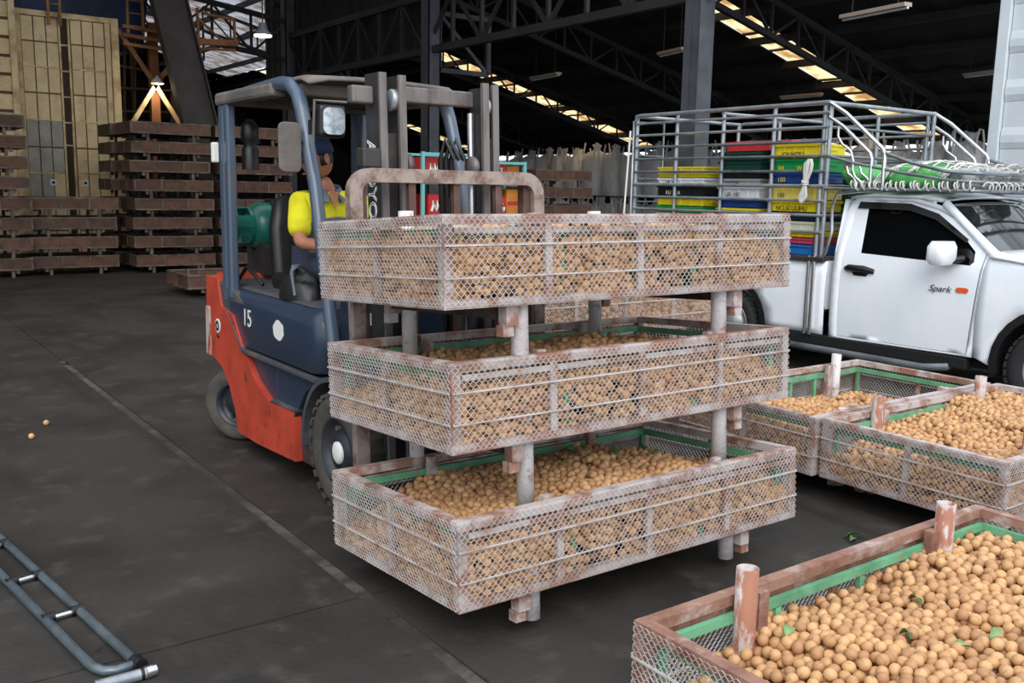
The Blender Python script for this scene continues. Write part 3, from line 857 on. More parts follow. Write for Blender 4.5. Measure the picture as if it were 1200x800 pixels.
b.build('white_sticker', M_SILVERWHITE, hood)
B().prism([(5.87, 1.02), (5.81, .87), (5.60, .835), (5.44, .66), (5.40, .9), (5.6, .97), (5.8, .99)], FX0+.003, FX1-.003, yz).build('rear_side_panel', M_NAVYDUST, FK)
# front fenders, cowl, dashboard
for x0, x1 in ((FX0-.01, FX0+.2), (FX1-.2, FX1+.01)):
    b = B(); n = 12; vs = []
    for i in range(n+1):
        a = math.radians(185-130*i/n)
        for r in (.36, .385):
            for x in (x0, x1): vs.append((x, 4.20-r*math.cos(a)*1.02, .29+r*math.sin(a)*1.02))
    fs = []
    for i in range(n):
        o = 4*i
        fs += [(o, o+4, o+5, o+1), (o+2, o+3, o+7, o+6), (o, o+2, o+6, o+4), (o+1, o+5, o+7, o+3)]
    fs += [(0, 1, 3, 2), (4*n, 4*n+2, 4*n+3, 4*n+1)]
    b.add(vs, fs); b.build('fender', M_NAVYDUST, FK, fix=True)
B().prism([(4.62, .40), (4.40, .42), (4.30, .66), (4.24, 1.12), (4.36, 1.16), (4.44, .70), (4.64, .60)], FX0+.12, FX1-.12, yz).build('front_cowl', M_NAVY, FK, bevel=.012)
B().bb((FX0+.15, 4.2, 1.06), (FX1-.15, 4.5, 1.16)).build('dashboard', M_BLACK, FK, bevel=.02)
B().bb((2.13, 4.20, .93), (2.23, 4.24, .985)).build('capacity_plate', M_SILVERWHITE, FK)
# wheels
def wheel(label, c, r, w, steer=0.0, tyre=M_TYRE, rim=M_HUB, name='front_wheel', parent=FK, lugs=26, white=True, side=-1):
    """axis along x; visible face towards -x (side = -1)."""
    c = Vector(c); ax = Vector((side*math.cos(steer), side*math.sin(steer), 0))
    o = c-ax*w/2
    t = B().lathe(o, [(r*.58, .01), (r*.8, 0), (r*.95, .018), (r, .05), (r, w-.05), (r*.95, w-.018), (r*.82, w), (r*.66, w-.012), (r*.60, w-.02)], 40, ax, True, False).build(name, tyre, parent)
    b = B(); p = Vector((-ax.y, ax.x, 0))
    for k in range(lugs):
        a = 2*PI*k/lugs
        for q, da in ((.05, .0), (w-.05, .12)):
            d = p*math.cos(a+da)+Vector((0, 0, 1))*math.sin(a+da)
            b.bar(o+ax*(q-.045)+d*r*.978, o+ax*(q+.045)+d*r*.978, r*.13, .018, d)
    if lugs: b.build('tread_lugs', tyre, t)
    b = B().lathe(o, [(r*.62, .02), (r*.62, w-.02), (r*.57, w-.015), (r*.54, w-.05), (r*.42, w-.07), (r*.34, w-.06), (r*.30, w-.03), (0, w-.03)], 32, ax, True, False)
    h = b.build('wheel_rim', rim, t)
    b = B()
    for k in range(6):
        a = 2*PI*k/6; d = p*math.cos(a)+Vector((0, 0, 1))*math.sin(a)
        b.lathe(o+ax*(w-.07)+d*r*.42, [(.013, 0), (.013, .022), (0, .022)], 6, ax, False)
    b.build('wheel_nuts', M_DARKMETAL if not white else M_MASTLIGHT, t)
    if white:
        b = B().lathe(o+ax*(w-.032), [(r*.19, 0), (r*.19, .012), (r*.12, .02), (0, .021)], 16, ax); b.build('white_hub_cap', M_SILVERWHITE, t)
    return t
wheel('', (2.045, 4.20, .30), .30, .17)
wheel('', (2.835, 4.20, .30), .30, .17, side=1)
wheel('', (2.06, 5.78, .235), .235, .15, steer=.62, name='rear_wheel', white=False, lugs=0)
wheel('', (2.82, 5.78, .235), .235, .15, steer=.62, name='rear_wheel', white=False, side=1, lugs=0)
# overhead guard
for x, s in ((FX0+.03, 1), (FX1-.03, -1)):
    path = [(x, 5.70, 2.11), (x, 5.2, 2.13), (x, 4.86, 2.14), (x, 4.74, 2.125), (x, 4.65, 2.07), (x, 4.60, 1.98), (x, 4.46, 1.62), (x, 4.33, 1.10), (x, 4.26, .80), (x, 4.22, .66)]
    B().tube(path, [.038, .038, .038, .039, .039, .037, .034, .034, .034, .034], 12).build('front_pillar', M_PILLAR, FK)
    B().bb((x-.035, 5.62, .92), (x+.02, 5.69, 2.08)).build('rear_pillar', M_PILLAR, FK, bevel=.014)
    B().bb((x-.03, 5.715, .90), (x+.03, 5.79, 2.10)).build('rear_pillar', M_PILLAR, FK, bevel=.014)
    B().bb((x-.045, 4.9, 2.075), (x+.045, 5.80, 2.15)).build('guard_side_rail', M_GREYDUST, FK, bevel=.02)
B().bb((FX0+.05, 5.72, 2.08), (FX1-.05, 5.80, 2.14)).build('guard_cross_bar', M_GREYDUST, FK, bevel=.01)
B().bb((FX0+.05, 4.66, 2.07), (FX1-.05, 4.76, 2.13)).build('guard_cross_bar', M_GREYDUST, FK, bevel=.01)
for k in range(5): B().bb((FX0+.05, 4.86+.17*k, 2.09), (FX1-.05, 4.90+.17*k, 2.13)).build('guard_roof_bar', M_DARKMETAL, FK)
b = B(); b.sheet([(FX0+.03, 4.52), (FX1-.03, 4.52), (FX1-.03, 5.72), (FX0+.03, 5.72)],
                 lambda u, v: (u, v, 2.165+.02*math.cos((u-FXC)*3)-.03*max(0, (4.64-v)/.12)**2-(.02 if abs(u-FXC) > .43 else 0)), step=.1)
b.build('guard_roof_sheet', M_GREYDUST, FK, solid=.012)
# lamps, mirror, rear lamp
hl = B().bb((FX0-.05, 4.22, 1.84), (FX0+.09, 4.31, 1.995)).build('work_lamp', M_BLACK, FK, bevel=.02)
B().add([(p[0], 4.214-.006*q, p[1]) for q in (0, 1) for p in rounded(FX0-.035, FX0+.075, 1.855, 1.98, .03)], [tuple(range(24)), tuple(range(24, 48))]+[(i, (i+1) % 24, 24+(i+1) % 24, 24+i) for i in range(24)]).build('lamp_lens', M_LAMP, hl)
B().tube([(FX0-.065, 4.26, 1.82), (FX0-.065, 4.24, 2.01), (FX0+.10, 4.24, 2.01)], .008, 6).build('lamp_bracket', M_GREYDUST, hl)
B().bb((FX0-.02, 4.31, 1.86), (FX0+.03, 4.42, 1.93)).build('lamp_mount', M_BLACK, hl)
b = B(); rr = rounded(-.058, .058, -.122, .122, .03)
vs = [(1.90+p[0]*.93+.0, 4.52+d-p[0]*.2, 1.80+p[1]-p[0]*.02) for d in (0, .022) for p in rr]
b.add(vs, [tuple(range(24)), tuple(range(24, 48))[::-1]]+[(i, 24+i, 24+(i+1) % 24, (i+1) % 24) for i in range(24)])
mr = b.build('side_mirror', M_GREYDUST, FK, bevel=.006)
B().tube([(1.93, 4.535, 1.82), (2.0, 4.53, 1.84)], .01, 6).build('mirror_arm', M_BLACK, mr)
rl = B().bb((1.925, 5.76, 1.74), (1.965, 5.80, 1.86)).build('rear_lamp', M_SILVERWHITE, FK, bevel=.008)
b = B().lathe((2.12, 5.66, 1.70), [(.05, 0), (.05, .12), (.035, .15), (.055, .17), (.05, .26), (.02, .30), (0, .30)], 16)
b.build('beacon', M_BLACK, FK)
# mast, tilted back a little
def tl(x, y, z): return (x, y+(z-.3)*.05, z)
def mbar(b, x0, x1, y0, y1, z0, z1):
    v = [tl(*p) for p in ((x0,y0,z0),(x1,y0,z0),(x1,y1,z0),(x0,y1,z0),(x0,y0,z1),(x1,y0,z1),(x1,y1,z1),(x0,y1,z1))]
    return b.add(v, [(0,3,2,1),(4,5,6,7),(0,1,5,4),(1,2,6,5),(2,3,7,6),(3,0,4,7)])
mast = mbar(mbar(B(), 2.09, 2.105, 3.87, 4.0, .08, 2.13), 2.735, 2.75, 3.87, 4.0, .08, 2.12).build('mast', M_MAST, FK)
for s, xa in ((1, 2.12), (-1, 2.72)):
    X = lambda d: xa+s*d
    f = lambda a, c, y0, y1, z0, z1: mbar(B(), min(X(a), X(c)), max(X(a), X(c)), y0, y1, z0, z1)
    f(-.03, .006, 3.855, 3.872, .08, 2.13 if s > 0 else 2.12).build('outer_rail_flange', M_MASTLIGHT, mast)
    f(.062, .075, 3.83, 3.96, .1, 2.12 if s > 0 else 2.10).build('inner_rail_web', M_MAST, mast)
    f(.052, .088, 3.82, 3.84, .1, 2.12 if s > 0 else 2.12).build('inner_rail_flange', M_MASTLIGHT, mast)
    f(.0, .06, 3.872, 3.90, .1, 1.86).build('rail_infill', M_DARKMETAL, mast)
    B().lathe(tl(X(.03), 3.88, 2.01), [(.0, 0), (.045, 0), (.05, .006), (.05, .03), (.045, .036), (0, .036)], 20, (s, 0, 0)).build('mast_roller', M_CHROME, mast)
    B().lathe(tl(X(.10), 3.88, 1.72), [(.0, 0), (.045, 0), (.05, .006), (.05, .03), (0, .03)], 20, (s, 0, 0)).build('mast_roller', M_MASTLIGHT, mast)
mbar(B(), 2.19, 2.66, 3.93, 3.985, 2.01, 2.085).build('top_tie_bar', M_MASTLIGHT, mast, bevel=.008)
mbar(B(), 1.98, 2.09, 3.91, 3.97, 1.99, 2.07).build('tie_bar_end', M_MASTLIGHT, mast, bevel=.01)
mbar(B(), 2.00, 2.10, 3.86, 3.93, 1.70, 1.79).build('hose_clamp', M_DARKMETAL, mast, bevel=.008)
mbar(B(), 2.14, 2.70, 3.90, 3.96, .45, .56).build('lower_tie_bar', M_DARKMETAL, mast)
mbar(B(), 2.14, 2.70, 3.90, 3.96, 1.02, 1.1).build('lower_tie_bar', M_DARKMETAL, mast)
b = B().tube([tl(2.63, 3.93, .2), tl(2.63, 3.93, 1.30)], .033, 12).build('lift_cylinder', M_DARKMETAL, mast)
B().tube([tl(2.63, 3.93, 1.30), tl(2.63, 3.93, 1.98)], .018, 10).build('cylinder_rod', M_SHINY, mast)
b = B().tube([tl(2.21, 3.95, .2), tl(2.21, 3.95, 1.30)], .033, 12).build('lift_cylinder', M_DARKMETAL, mast)
B().tube([tl(2.21, 3.95, 1.30), tl(2.21, 3.95, 1.98)], .018, 10).build('cylinder_rod', M_SHINY, mast)
for k, x in enumerate((2.50, 2.53, 2.56)):
    B().tube([tl(x, 3.98, .6), tl(x-.01, 3.99, 1.3), tl(x-.03, 3.96, 1.75), tl(x-.02, 3.93, 1.85), tl(x+.02, 3.91, 1.75)], .013, 8).build('hydraulic_hose', M_BLACK, mast)
letters('mast_lettering', 'TOYOTA', M_SILVERWHITE, mast, tl(2.0885, 3.985, 1.395), (0, .05, 1), (0, -1, .05), .105, .0005, True)
# carriage, load backrest, forks
car = mbar(mbar(B(), 1.97, 2.87, 3.74, 3.79, .52, .60), 1.97, 2.87, 3.74, 3.79, .17, .26).build('carriage', M_DARKMETAL, FK, bevel=.006)
lx0, lx1 = 1.86, 2.925
pth = [tl(lx0, 3.745, .5), tl(lx0, 3.745, 1.56)]
def arc(cx, cz, r, a0, a1, n=6): return [tl(cx+r*math.cos(math.radians(a0+(a1-a0)*k/n)), 3.745, cz+r*math.sin(math.radians(a0+(a1-a0)*k/n))) for k in range(n+1)]
def flatframe(b, pts, w, th):
    """rectangular bar swept along a path lying in the mast plane."""
    pts = [Vector(p) for p in pts]; nn = Vector((0, 1, -.05)).normalized(); vs = []
    for i, p in enumerate(pts):
        t = (pts[min(i+1, len(pts)-1)]-pts[max(i-1, 0)]).normalized(); s_ = t.cross(nn)
        vs += [p+s_*w/2-nn*th/2, p+s_*w/2+nn*th/2, p-s_*w/2+nn*th/2, p-s_*w/2-nn*th/2]
    fs = []
    for i in range(len(pts)-1):
        for k in range(4): l_ = (k+1) % 4; fs.append((4*i+k, 4*i+l_, 4*i+4+l_, 4*i+4+k))
    m = 4*(len(pts)-1)
    return b.add(vs, fs+[(0, 3, 2, 1), (m, m+1, m+2, m+3)])
lbr = flatframe(B(), [tl(lx0+.03, 3.745, .26), tl(lx0+.03, 3.745, 1.56)]+arc(lx0+.11, 1.585, .08, 180, 90)+arc(lx1-.11, 1.585, .08, 90, 0)+[tl(lx1-.03, 3.745, 1.56), tl(lx1-.03, 3.745, .26)], .062, .05)
lbr = lbr.build('load_backrest', M_LBR, FK, fix=True)
for x in (2.18, 2.42, 2.66): mbar(B(), x-.018, x+.018, 3.735, 3.765, .5, 1.645).build('backrest_bar', M_BROWNBAR, lbr)
for x in (lx0+.075, lx1-.085): mbar(B(), x-.02, x+.02, 3.75, 3.80, .5, 1.64).build('backrest_bar', M_BROWNBAR, lbr)
for x in (2.18, 2.72):
    b = B(); mbar(b, x-.05, x+.05, 3.70, 3.735, .135, .62)
    fl = [Vector((x, 3.70-d, .155-d*STILT*0+0)) for d in (0, 1.0)]
    b.bar((x, 3.72, .150), (x, 2.62, .205-.01), .1, .035); b.build('fork', M_DARKMETAL, FK)
# seat, steering, levers
block(B(), [(2.18, 2.70, 5.02, 5.55, .08, .985), (2.17, 2.71, 5.0, 5.56, .08, 1.05), (2.2, 2.68, 5.03, 5.54, .08, 1.09)]).build('seat_cushion', M_BLACK, FK)
b = B(); block(b, [(2.2, 2.68, 5.48, 5.60, .05, 1.05), (2.2, 2.68, 5.52, 5.64, .05, 1.35), (2.24, 2.64, 5.56, 5.66, .045, 1.52), (2.3, 2.58, 5.58, 5.65, .03, 1.55)])
b.build('seat_back', M_BLACK, FK)
sw = Matrix.Translation((2.42, 4.72, 1.28)) @ Euler((math.radians(-25), 0, 0)).to_matrix().to_4x4()
B().tube([sw @ Vector((.17*math.cos(a*PI/12), .17*math.sin(a*PI/12), 0)) for a in range(24)], .013, 8, closed=True).build('steering_wheel', M_BLACK, FK)
B().tube([(2.42, 4.72, 1.28), (2.42, 4.48, 1.0)], .028, 8).build('steering_column', M_BLACK, FK)
for k in range(3):
    lv = B().tube([(2.60+.05*k, 4.46, 1.15), (2.61+.05*k, 4.52, 1.38)], .007, 6).build('control_lever', M_DARKMETAL, FK)
    B().lathe((2.61+.05*k, 4.52, 1.37), [(.012, 0), (.018, .015), (.012, .035), (0, .036)], 10).build('lever_knob', M_BLACK, lv)
# gas bottle lying across the counterweight (could be lifted off: a thing of its own)
GB = thing('gas_bottle', 'green gas bottle strapped across the back of the forklift', 'gas bottle', (2.44, 5.98, 1.18))
gy, gz, gr = 5.98, 1.345, .155
B().lathe((2.20, gy, gz), [(.0, .0), (.07, .0), (.12, .02), (gr-.01, .06), (gr, .10), (gr, .52), (gr-.01, .56), (.1, .6), (0, .61)], 28, (1, 0, 0)).build('cylinder', M_LPG, GB)
b = B(); n = 20
for k in range(n):
    a0 = 2*PI*k/n
    if k % 5 in (1, 2): rng = ((2.09, 2.115), (2.195, 2.22))
    else: rng = ((2.09, 2.22),)
    for xa_, xb_ in rng:
        vs = []
        for x in (xa_, xb_):
            for r in (.118, .125):
                for q in (0, 1): a = a0+q*2*PI/n; vs.append((x, gy+r*math.cos(a), gz+r*math.sin(a)))
        b.add(vs, [(0, 1, 5, 4), (2, 6, 7, 3), (0, 2, 3, 1), (4, 5, 7, 6), (0, 4, 6, 2), (1, 3, 7, 5)])
b.build('valve_collar', M_LPG, GB)
v = B().lathe((2.205, gy, gz), [(.02, -.01), (.02, -.05), (.03, -.05), (.03, -.08), (0, -.08)], 10, (1, 0, 0)).build('valve', M_SHINY, GB)
B().tube([(2.13, gy, gz-.02), (2.08, gy-.03, gz-.10), (2.06, gy-.08, gz-.22), (2.08, gy-.12, gz-.34)], .012, 8).build('gas_hose', M_BLACK, GB)
for x in (2.36, 2.64):
    b = B(); n = 28
    b.tube([(x, gy+(gr+.008)*math.cos(2*PI*k/n), gz+(gr+.008)*math.sin(2*PI*k/n)) for k in range(n)], .018, 6, closed=True)
    b.build('bottle_strap', M_BLACK, GB)
B().prism([(5.82, 1.04), (6.10, 1.04), (6.12, 1.25), (6.08, 1.25), (5.98, 1.185), (5.88, 1.25), (5.80, 1.22)], 2.25, 2.70, yz).build('bottle_cradle', M_DARKMETAL, FK)
B().tube([(2.08, 5.84, 1.0), (2.06, 5.6, 1.12), (2.1, 5.45, 1.02)], .012, 8).build('gas_hose', M_BLACK, FK)

# ---- black bag lying on the hood beside the driver
BG = thing('bag', 'crumpled black bag with grey straps on the forklift hood', 'bag', (2.12, 4.95, .99))
b = B(); rr_ = random.Random(3)
b.sheet([(1.0*math.cos(a*PI/12), 1.0*math.sin(a*PI/12)) for a in range(24)],
        lambda u, v: (2.12+.10*u, 4.95+.19*v, .992+.15*max(0, 1-u*u-v*v)**.5*(1+.22*math.sin(5*u+7*v)*math.cos(6*v))), step=.16)
b.build('bag_body', M_BLACK, BG)
for k in range(3):
    B().tube([(2.04+.03*k, 4.83+.07*k, 1.02+.03*k), (2.05+.03*k, 4.90+.06*k, 1.145+.01*k), (2.11+.03*k, 4.97+.05*k, 1.165), (2.17, 5.02+.04*k, 1.07)], .009, 6).build('strap', M_GREYCLOTH, BG)

# ================================================================== DRIVER
def skin(name, nodes, edges, material, parent, root=0, sub=2):
    """nodes: (x, y, z, rx, ry). Grows one continuous surface along the edges."""
    o = ORG[parent.name]
    me = bpy.data.meshes.new(name)
    me.from_pydata([(n_[0]-o[0], n_[1]-o[1], n_[2]-o[2]) for n_ in nodes], edges, [])
    ob = bpy.data.objects.new(name, me); COL.objects.link(ob); ob.parent = parent
    ob.modifiers.new('skin', 'SKIN')
    me.skin_vertices or ob.data.skin_vertices
    for i, n_ in enumerate(nodes):
        sv = me.skin_vertices[0].data[i]; sv.radius = (n_[3], n_[4] if len(n_) > 4 else n_[3]); sv.use_root = i == root
    sb = ob.modifiers.new('sub', 'SUBSURF'); sb.levels = sub; sb.render_levels = sub
    dg = bpy.context.evaluated_depsgraph_get(); dg.update()
    m2 = bpy.data.meshes.new_from_object(ob.evaluated_get(dg))
    ob.modifiers.clear(); ob.data = m2; m2.materials.clear(); m2.materials.append(material)
    m2.polygons.foreach_set('use_smooth', [True]*len(m2.polygons))
    return ob
DR = thing('person', 'driver in yellow and grey polo shirt and navy cap seated in the forklift, looking aside', 'person', (2.44, 5.25, 1.09))
# joints
hip = (2.44, 5.32, 1.15); waist = (2.44, 5.31, 1.30); chest = (2.44, 5.27, 1.45); neck0 = (2.43, 5.25, 1.58); neck1 = (2.385, 5.22, 1.67)
shR = (2.25, 5.24, 1.515); elR = (2.19, 5.10, 1.285); wrR = (2.31, 4.88, 1.275)
shL = (2.63, 5.22, 1.515); elL = (2.70, 4.98, 1.38); wrL = (2.66, 4.74, 1.34)
N = [hip+(.11, .08), waist+(.10, .07), chest+(.10, .065), neck0+(.055, .055), neck1+(.052, .052),
     shR+(.045, .045), elR+(.044, .044), wrR+(.03, .03), shL+(.045, .045), elL+(.044, .044), wrL+(.03, .03),
     (2.34, 5.22, 1.15, .085, .085), (2.28, 4.84, 1.13, .062, .062), (2.30, 4.66, .78, .05, .05), (2.30, 4.60, .50, .036, .036),
     (2.54, 5.22, 1.15, .085, .085), (2.60, 4.84, 1.13, .062, .062), (2.58, 4.66, .78, .05, .05), (2.58, 4.60, .50, .036, .036)]
E_ = [(0, 1), (1, 2), (2, 3), (3, 4), (2, 5), (5, 6), (6, 7), (2, 8), (8, 9), (9, 10), (0, 11), (11, 12), (12, 13), (13, 14), (0, 15), (15, 16), (16, 17), (17, 18)]
# head turned to his right (towards -x) and slightly down
hc = Vector((2.345, 5.21, 1.775)); fdir = Vector((-.95, -.16, -.26)).normalized()
side = fdir.cross(Vector((0, 0, 1))).normalized(); upv = side.cross(fdir).normalized()
hp = lambda f, s_, u: hc+fdir*f+side*s_+upv*u
body = skin('body', N, E_, M_SKIN, DR)
def head_shape(b, n=28, m=20):
    vs = []; fs = []
    for i in range(m+1):
        ph = PI*i/m; z = -math.cos(ph)
        for k in range(n):
            th = 2*PI*k/n; c_, s_ = math.cos(th), math.sin(th); q = math.sin(ph)
            f = c_*q*.098; w = s_*q*.076; u = z*.118
            if z < 0:                                   # jaw narrows, chin forward
                w *= 1+.28*z; f = f*(1+.10*z)+(.022*(-z) if c_ > 0 else -.030*z*c_)
            if c_ > .2:
                nose = math.exp(-((s_*q)/.16)**2)
                f += nose*.024*math.exp(-((z+.16)/.16)**2)+nose*.006*math.exp(-((z+.58)/.07)**2)+nose*.006*math.exp(-((z+.68)/.06)**2)
                f += .006*math.exp(-((z-.12)/.09)**2)
                f -= .010*math.exp(-((abs(s_*q)-.36)/.15)**2)*math.exp(-((z+.02)/.09)**2)
            p = hp(f, w, u); vs.append(p)
    for i in range(m):
        for k in range(n): l_ = (k+1) % n; fs.append((i*n+k, i*n+l_, (i+1)*n+l_, (i+1)*n+k))
    b.add(vs, fs, True); return b
hd = head_shape(B()).build('head', M_SKIN, DR, fix=True)
for s_ in (-1, 1):
    b = B(); e0 = hp(-.008, s_*.076, -.012); vs = []
    for r in (1, .55, .2):
        for k in range(14):
            a = 2*PI*k/14; p = e0+fdir*(-.006+.019*r*math.cos(a))+upv*(.033*r*math.sin(a)*(1-.18*math.cos(a)))+side*s_*(.010 if r == 1 else (.004 if r == .55 else .001)); vs.append(p)
    fs = [(i*14+k, i*14+(k+1) % 14, (i+1)*14+(k+1) % 14, (i+1)*14+k) for i in range(2) for k in range(14)]+[tuple(range(28, 42))]
    b.add(vs, fs, True); b.build('ear', M_SKIN, hd, solid=.008)
    ey = B(); ey.lathe(hp(.082, s_*.031, .0), [(0, .010), (.008, .008), (.011, 0), (.008, -.008), (0, -.01)], 12, fdir); ey.build('eye', M_SILVERWHITE, hd)
    ey = B(); ey.lathe(hp(.091, s_*.031, .0), [(0, .003), (.005, .002), (.005, 0)], 10, fdir); ey.build('iris', M_BLACK, hd)
    B().tube([hp(.094, s_*.014, .020), hp(.096, s_*.03, .026), hp(.084, s_*.05, .021)], .004, 6).build('eyebrow', M_HAIR, hd)
B().tube([hp(.098, -.024, -.070), hp(.108, 0, -.072), hp(.098, .024, -.070)], [.003, .0055, .003], 8).build('lips', mat('lip_tone', srgb(140, 84, 70), .5), hd)
b = B(); vs = []; n = 24
for i, (u_, sc_) in enumerate(((.02, 1.04), (.05, 1.06), (.085, .95), (.112, .70), (.128, .35), (.132, .02))):
    for k in range(n):
        a = 2*PI*k/n; vs.append(hp(.102*sc_*math.cos(a)-.004, .083*sc_*math.sin(a), u_+(.012 if i < 2 else 0)*math.cos(a)))
cap = b.add(vs, [(i*n+k, i*n+(k+1) % n, (i+1)*n+(k+1) % n, (i+1)*n+k) for i in range(5) for k in range(n)], True).build('cap', M_CAP, DR, solid=.004)
b = B(); vs = []
for i in range(3):
    for k in range(11):
        a = math.radians(-62+124*k/10); r = 1.02+.34*i*math.cos(a)**1.2; vs.append(hp(.102*r*math.cos(a), .080*min(1.05, 1.0+.02*i)*math.sin(a), .038-.012*i-.012*math.sin(a)**2*i))
b.add(vs, [(i*11+k, i*11+k+1, (i+1)*11+k+1, (i+1)*11+k) for i in range(2) for k in range(10)], True).build('cap_brim', M_CAP, cap, solid=.005)
b = B(); vs = []
for i, (u_, sc_) in enumerate(((.035, 1.0), (-.01, 1.02), (-.045, .98))):
    for k in range(15):
        a = math.radians(75+210*k/14); vs.append(hp(.101*sc_*math.cos(a), .081*sc_*math.sin(a), u_))
b.add(vs, [(i*15+k, i*15+k+1, (i+1)*15+k+1, (i+1)*15+k) for i in range(2) for k in range(14)], True).build('hair', M_HAIR, hd, solid=.006)
# shirt: yellow body and sleeves, grey collar, side panels and chest band
sleeve = lambda a, c_, t: tuple(a[i]+(c_[i]-a[i])*t for i in range(3))
SN = [(2.44, 5.31, 1.16, .165, .125), waist+(.162, .122), chest+(.172, .125), (2.435, 5.255, 1.55, .09, .08),
      shR+(.076, .076), sleeve(shR, elR, .5)+(.074, .074), sleeve(shR, elR, .86)+(.072, .072), shL+(.076, .076), sleeve(shL, elL, .5)+(.072, .072), sleeve(shL, elL, .84)+(.068, .068)]
shirt = skin('polo_shirt', SN, [(0, 1), (1, 2), (2, 3), (2, 4), (4, 5), (5, 6), (2, 7), (7, 8), (8, 9)], M_YELLOW, DR, sub=4)
# the grey panels are cloth sewn in the shirt: faces of the shirt mesh that lie on flanks and belly
shirt.data.materials.append(M_GREYCLOTH)
og = ORG[DR.name]
for p in shirt.data.polygons:
    c_ = p.center; wx, wz = c_.x+og[0], c_.z+og[2]
    if wz < 1.43 and abs(wx-2.44) < .175 and not (wx < 2.30 and wz > 1.40): p.material_index = 1
def collar_fn(u, v):                                     # u: angle from the front, v: 0 base .. 1 top
    a = math.radians(u); k = 1-.22*v
    front = max(0, math.cos(a))
    return (2.425-math.sin(a)*.098*k, 5.245-math.cos(a)*(.088+.03*front*(1-v))*k, 1.545+.062*v+.012*(1-math.cos(a))-.035*front*(1-v*.5))
b = B(); vs = []; nn_ = 32
for i, v in enumerate((0, .5, 1.0, 1.02, .5, .05)):
    for k in range(nn_):
        p = Vector(collar_fn(20+320*k/(nn_-1)+(0 if i < 3 else 0), min(v, 1))); c_ = Vector((2.425, 5.245, p.z)); p += (p-c_).normalized()*((0, 0, 0, .006, .014, .022)[i]); vs.append(p)
b.add(vs, [(i*nn_+k, i*nn_+k+1, (i+1)*nn_+k+1, (i+1)*nn_+k) for i in range(5) for k in range(nn_-1)], True)
b.build('collar', M_GREYCLOTH, DR)
b = B(); b.add([(2.395, 5.150, 1.565), (2.425, 5.118, 1.475), (2.455, 5.150, 1.565), (2.425, 5.17, 1.60)], [(0, 1, 2, 3)]); b.build('open_neck', M_SKIN, DR, solid=.004)
b = B()
for k in range(5): b.box((2.535+.013*k, 5.128+.004*k, 1.475+.005*(k % 2)), (.009, .006, .016))
b.build('chest_logo', mat('orange_print', srgb(226, 96, 40), .7), DR)
TN = [(2.44, 5.32, 1.13, .155, .12), (2.34, 5.22, 1.14, .098, .098), (2.28, 4.84, 1.13, .076, .076), (2.30, 4.66, .80, .066, .066), (2.30, 4.62, .56, .06, .06),
      (2.54, 5.22, 1.14, .098, .098), (2.60, 4.84, 1.13, .076, .076), (2.58, 4.66, .80, .066, .066), (2.58, 4.62, .56, .06, .06)]
skin('jeans', TN, [(0, 1), (1, 2), (2, 3), (3, 4), (0, 5), (5, 6), (6, 7), (7, 8)], M_JEANS, DR)
for x in (2.30, 2.58): block(B(), [(x-.045, x+.045, 4.45, 4.70, .04, .43), (x-.05, x+.05, 4.44, 4.70, .045, .46), (x-.042, x+.042, 4.5, 4.69, .04, .51), (x-.035, x+.035, 4.60, 4.68, .03, .54)]).build('shoe', M_BLACK, DR)
# hands, fingers curled over the wheel rim and a lever
def hand(wr, d, palm_n, sgn):
    d = Vector(d).normalized(); nrm = Vector(palm_n).normalized(); s_ = d.cross(nrm).normalized()*sgn; wr = Vector(wr)
    P = lambda a, b_, c_: tuple(wr+d*a+s_*b_+nrm*c_)
    nodes = [P(-.015, 0, 0)+(.026, .022), P(.04, 0, 0)+(.036, .018), P(.08, 0, 0)+(.038, .014)]; edges = [(0, 1), (1, 2)]
    for k, (off, L) in enumerate(((-.030, .068), (-.010, .078), (.010, .073), (.029, .058))):
        i = len(nodes)
        nodes += [P(.088, off, .002)+(.0095,), P(.088+L*.42, off*1.05, .012)+(.009,), P(.088+L*.60, off*1.05, .012+L*.42)+(.0085,), P(.088+L*.38, off, .012+L*.68)+(.0075,)]
        edges += [(2, i), (i, i+1), (i+1, i+2), (i+2, i+3)]
    i = len(nodes)
    nodes += [P(.03, -.036, .008)+(.012,), P(.062, -.056, .022)+(.0105,), P(.085, -.050, .042)+(.0088,)]; edges += [(1, i), (i, i+1), (i+1, i+2)]
    return skin('hand', nodes, edges, M_SKIN, DR)
hand(wrR, (.25, -.75, .1), (.1, -.2, -.95), 1)
hand(wrL, (-.1, -.85, .15), (-.1, -.3, -.95), -1)
# ================================================================== PICKUP TRUCK
TX, TXF = 7.20, 8.90
TXC = (TX+TXF)/2
TK = thing('pickup_truck', 'white single-cab pickup truck with a steel pipe canopy full of plastic crates', 'truck', (TXC, 5.0, 0))
def xs(z): return TX+(.03 if z > .75 else .014)*((z-.75)/.4)**2 if z <= 1.12 else TX+.026+(z-1.12)*.33
def sidefn(s, dx=0.0):
    if s < 0:
        def f(u, v): return (xs(v)+dx, u, v)
        f.flip = True
    else:
        def f(u, v): return (2*TXC-xs(v)-dx, u, v)
    return f
door = [(5.03, .385), (3.85, .395), (3.825, .70), (3.80, 1.06), (3.775, 1.215), (3.93, 1.335), (4.10, 1.44), (4.26, 1.51), (4.51, 1.568), (4.98, 1.575), (5.015, 1.5), (5.03, 1.1)]
glass = [(4.86, 1.125), (4.90, 1.505), (4.88, 1.53), (4.51, 1.528), (4.26, 1.46), (3.95, 1.27), (3.87, 1.20), (3.86, 1.12), (3.89, 1.09), (4.27, 1.105)]
shell = [(5.12, .36), (3.80, .375), (3.78, .70), (3.755, 1.06), (3.735, 1.20), (3.90, 1.355), (4.08, 1.475), (4.24, 1.545), (4.50, 1.605), (5.02, 1.61), (5.08, 1.56), (5.12, 1.40)]
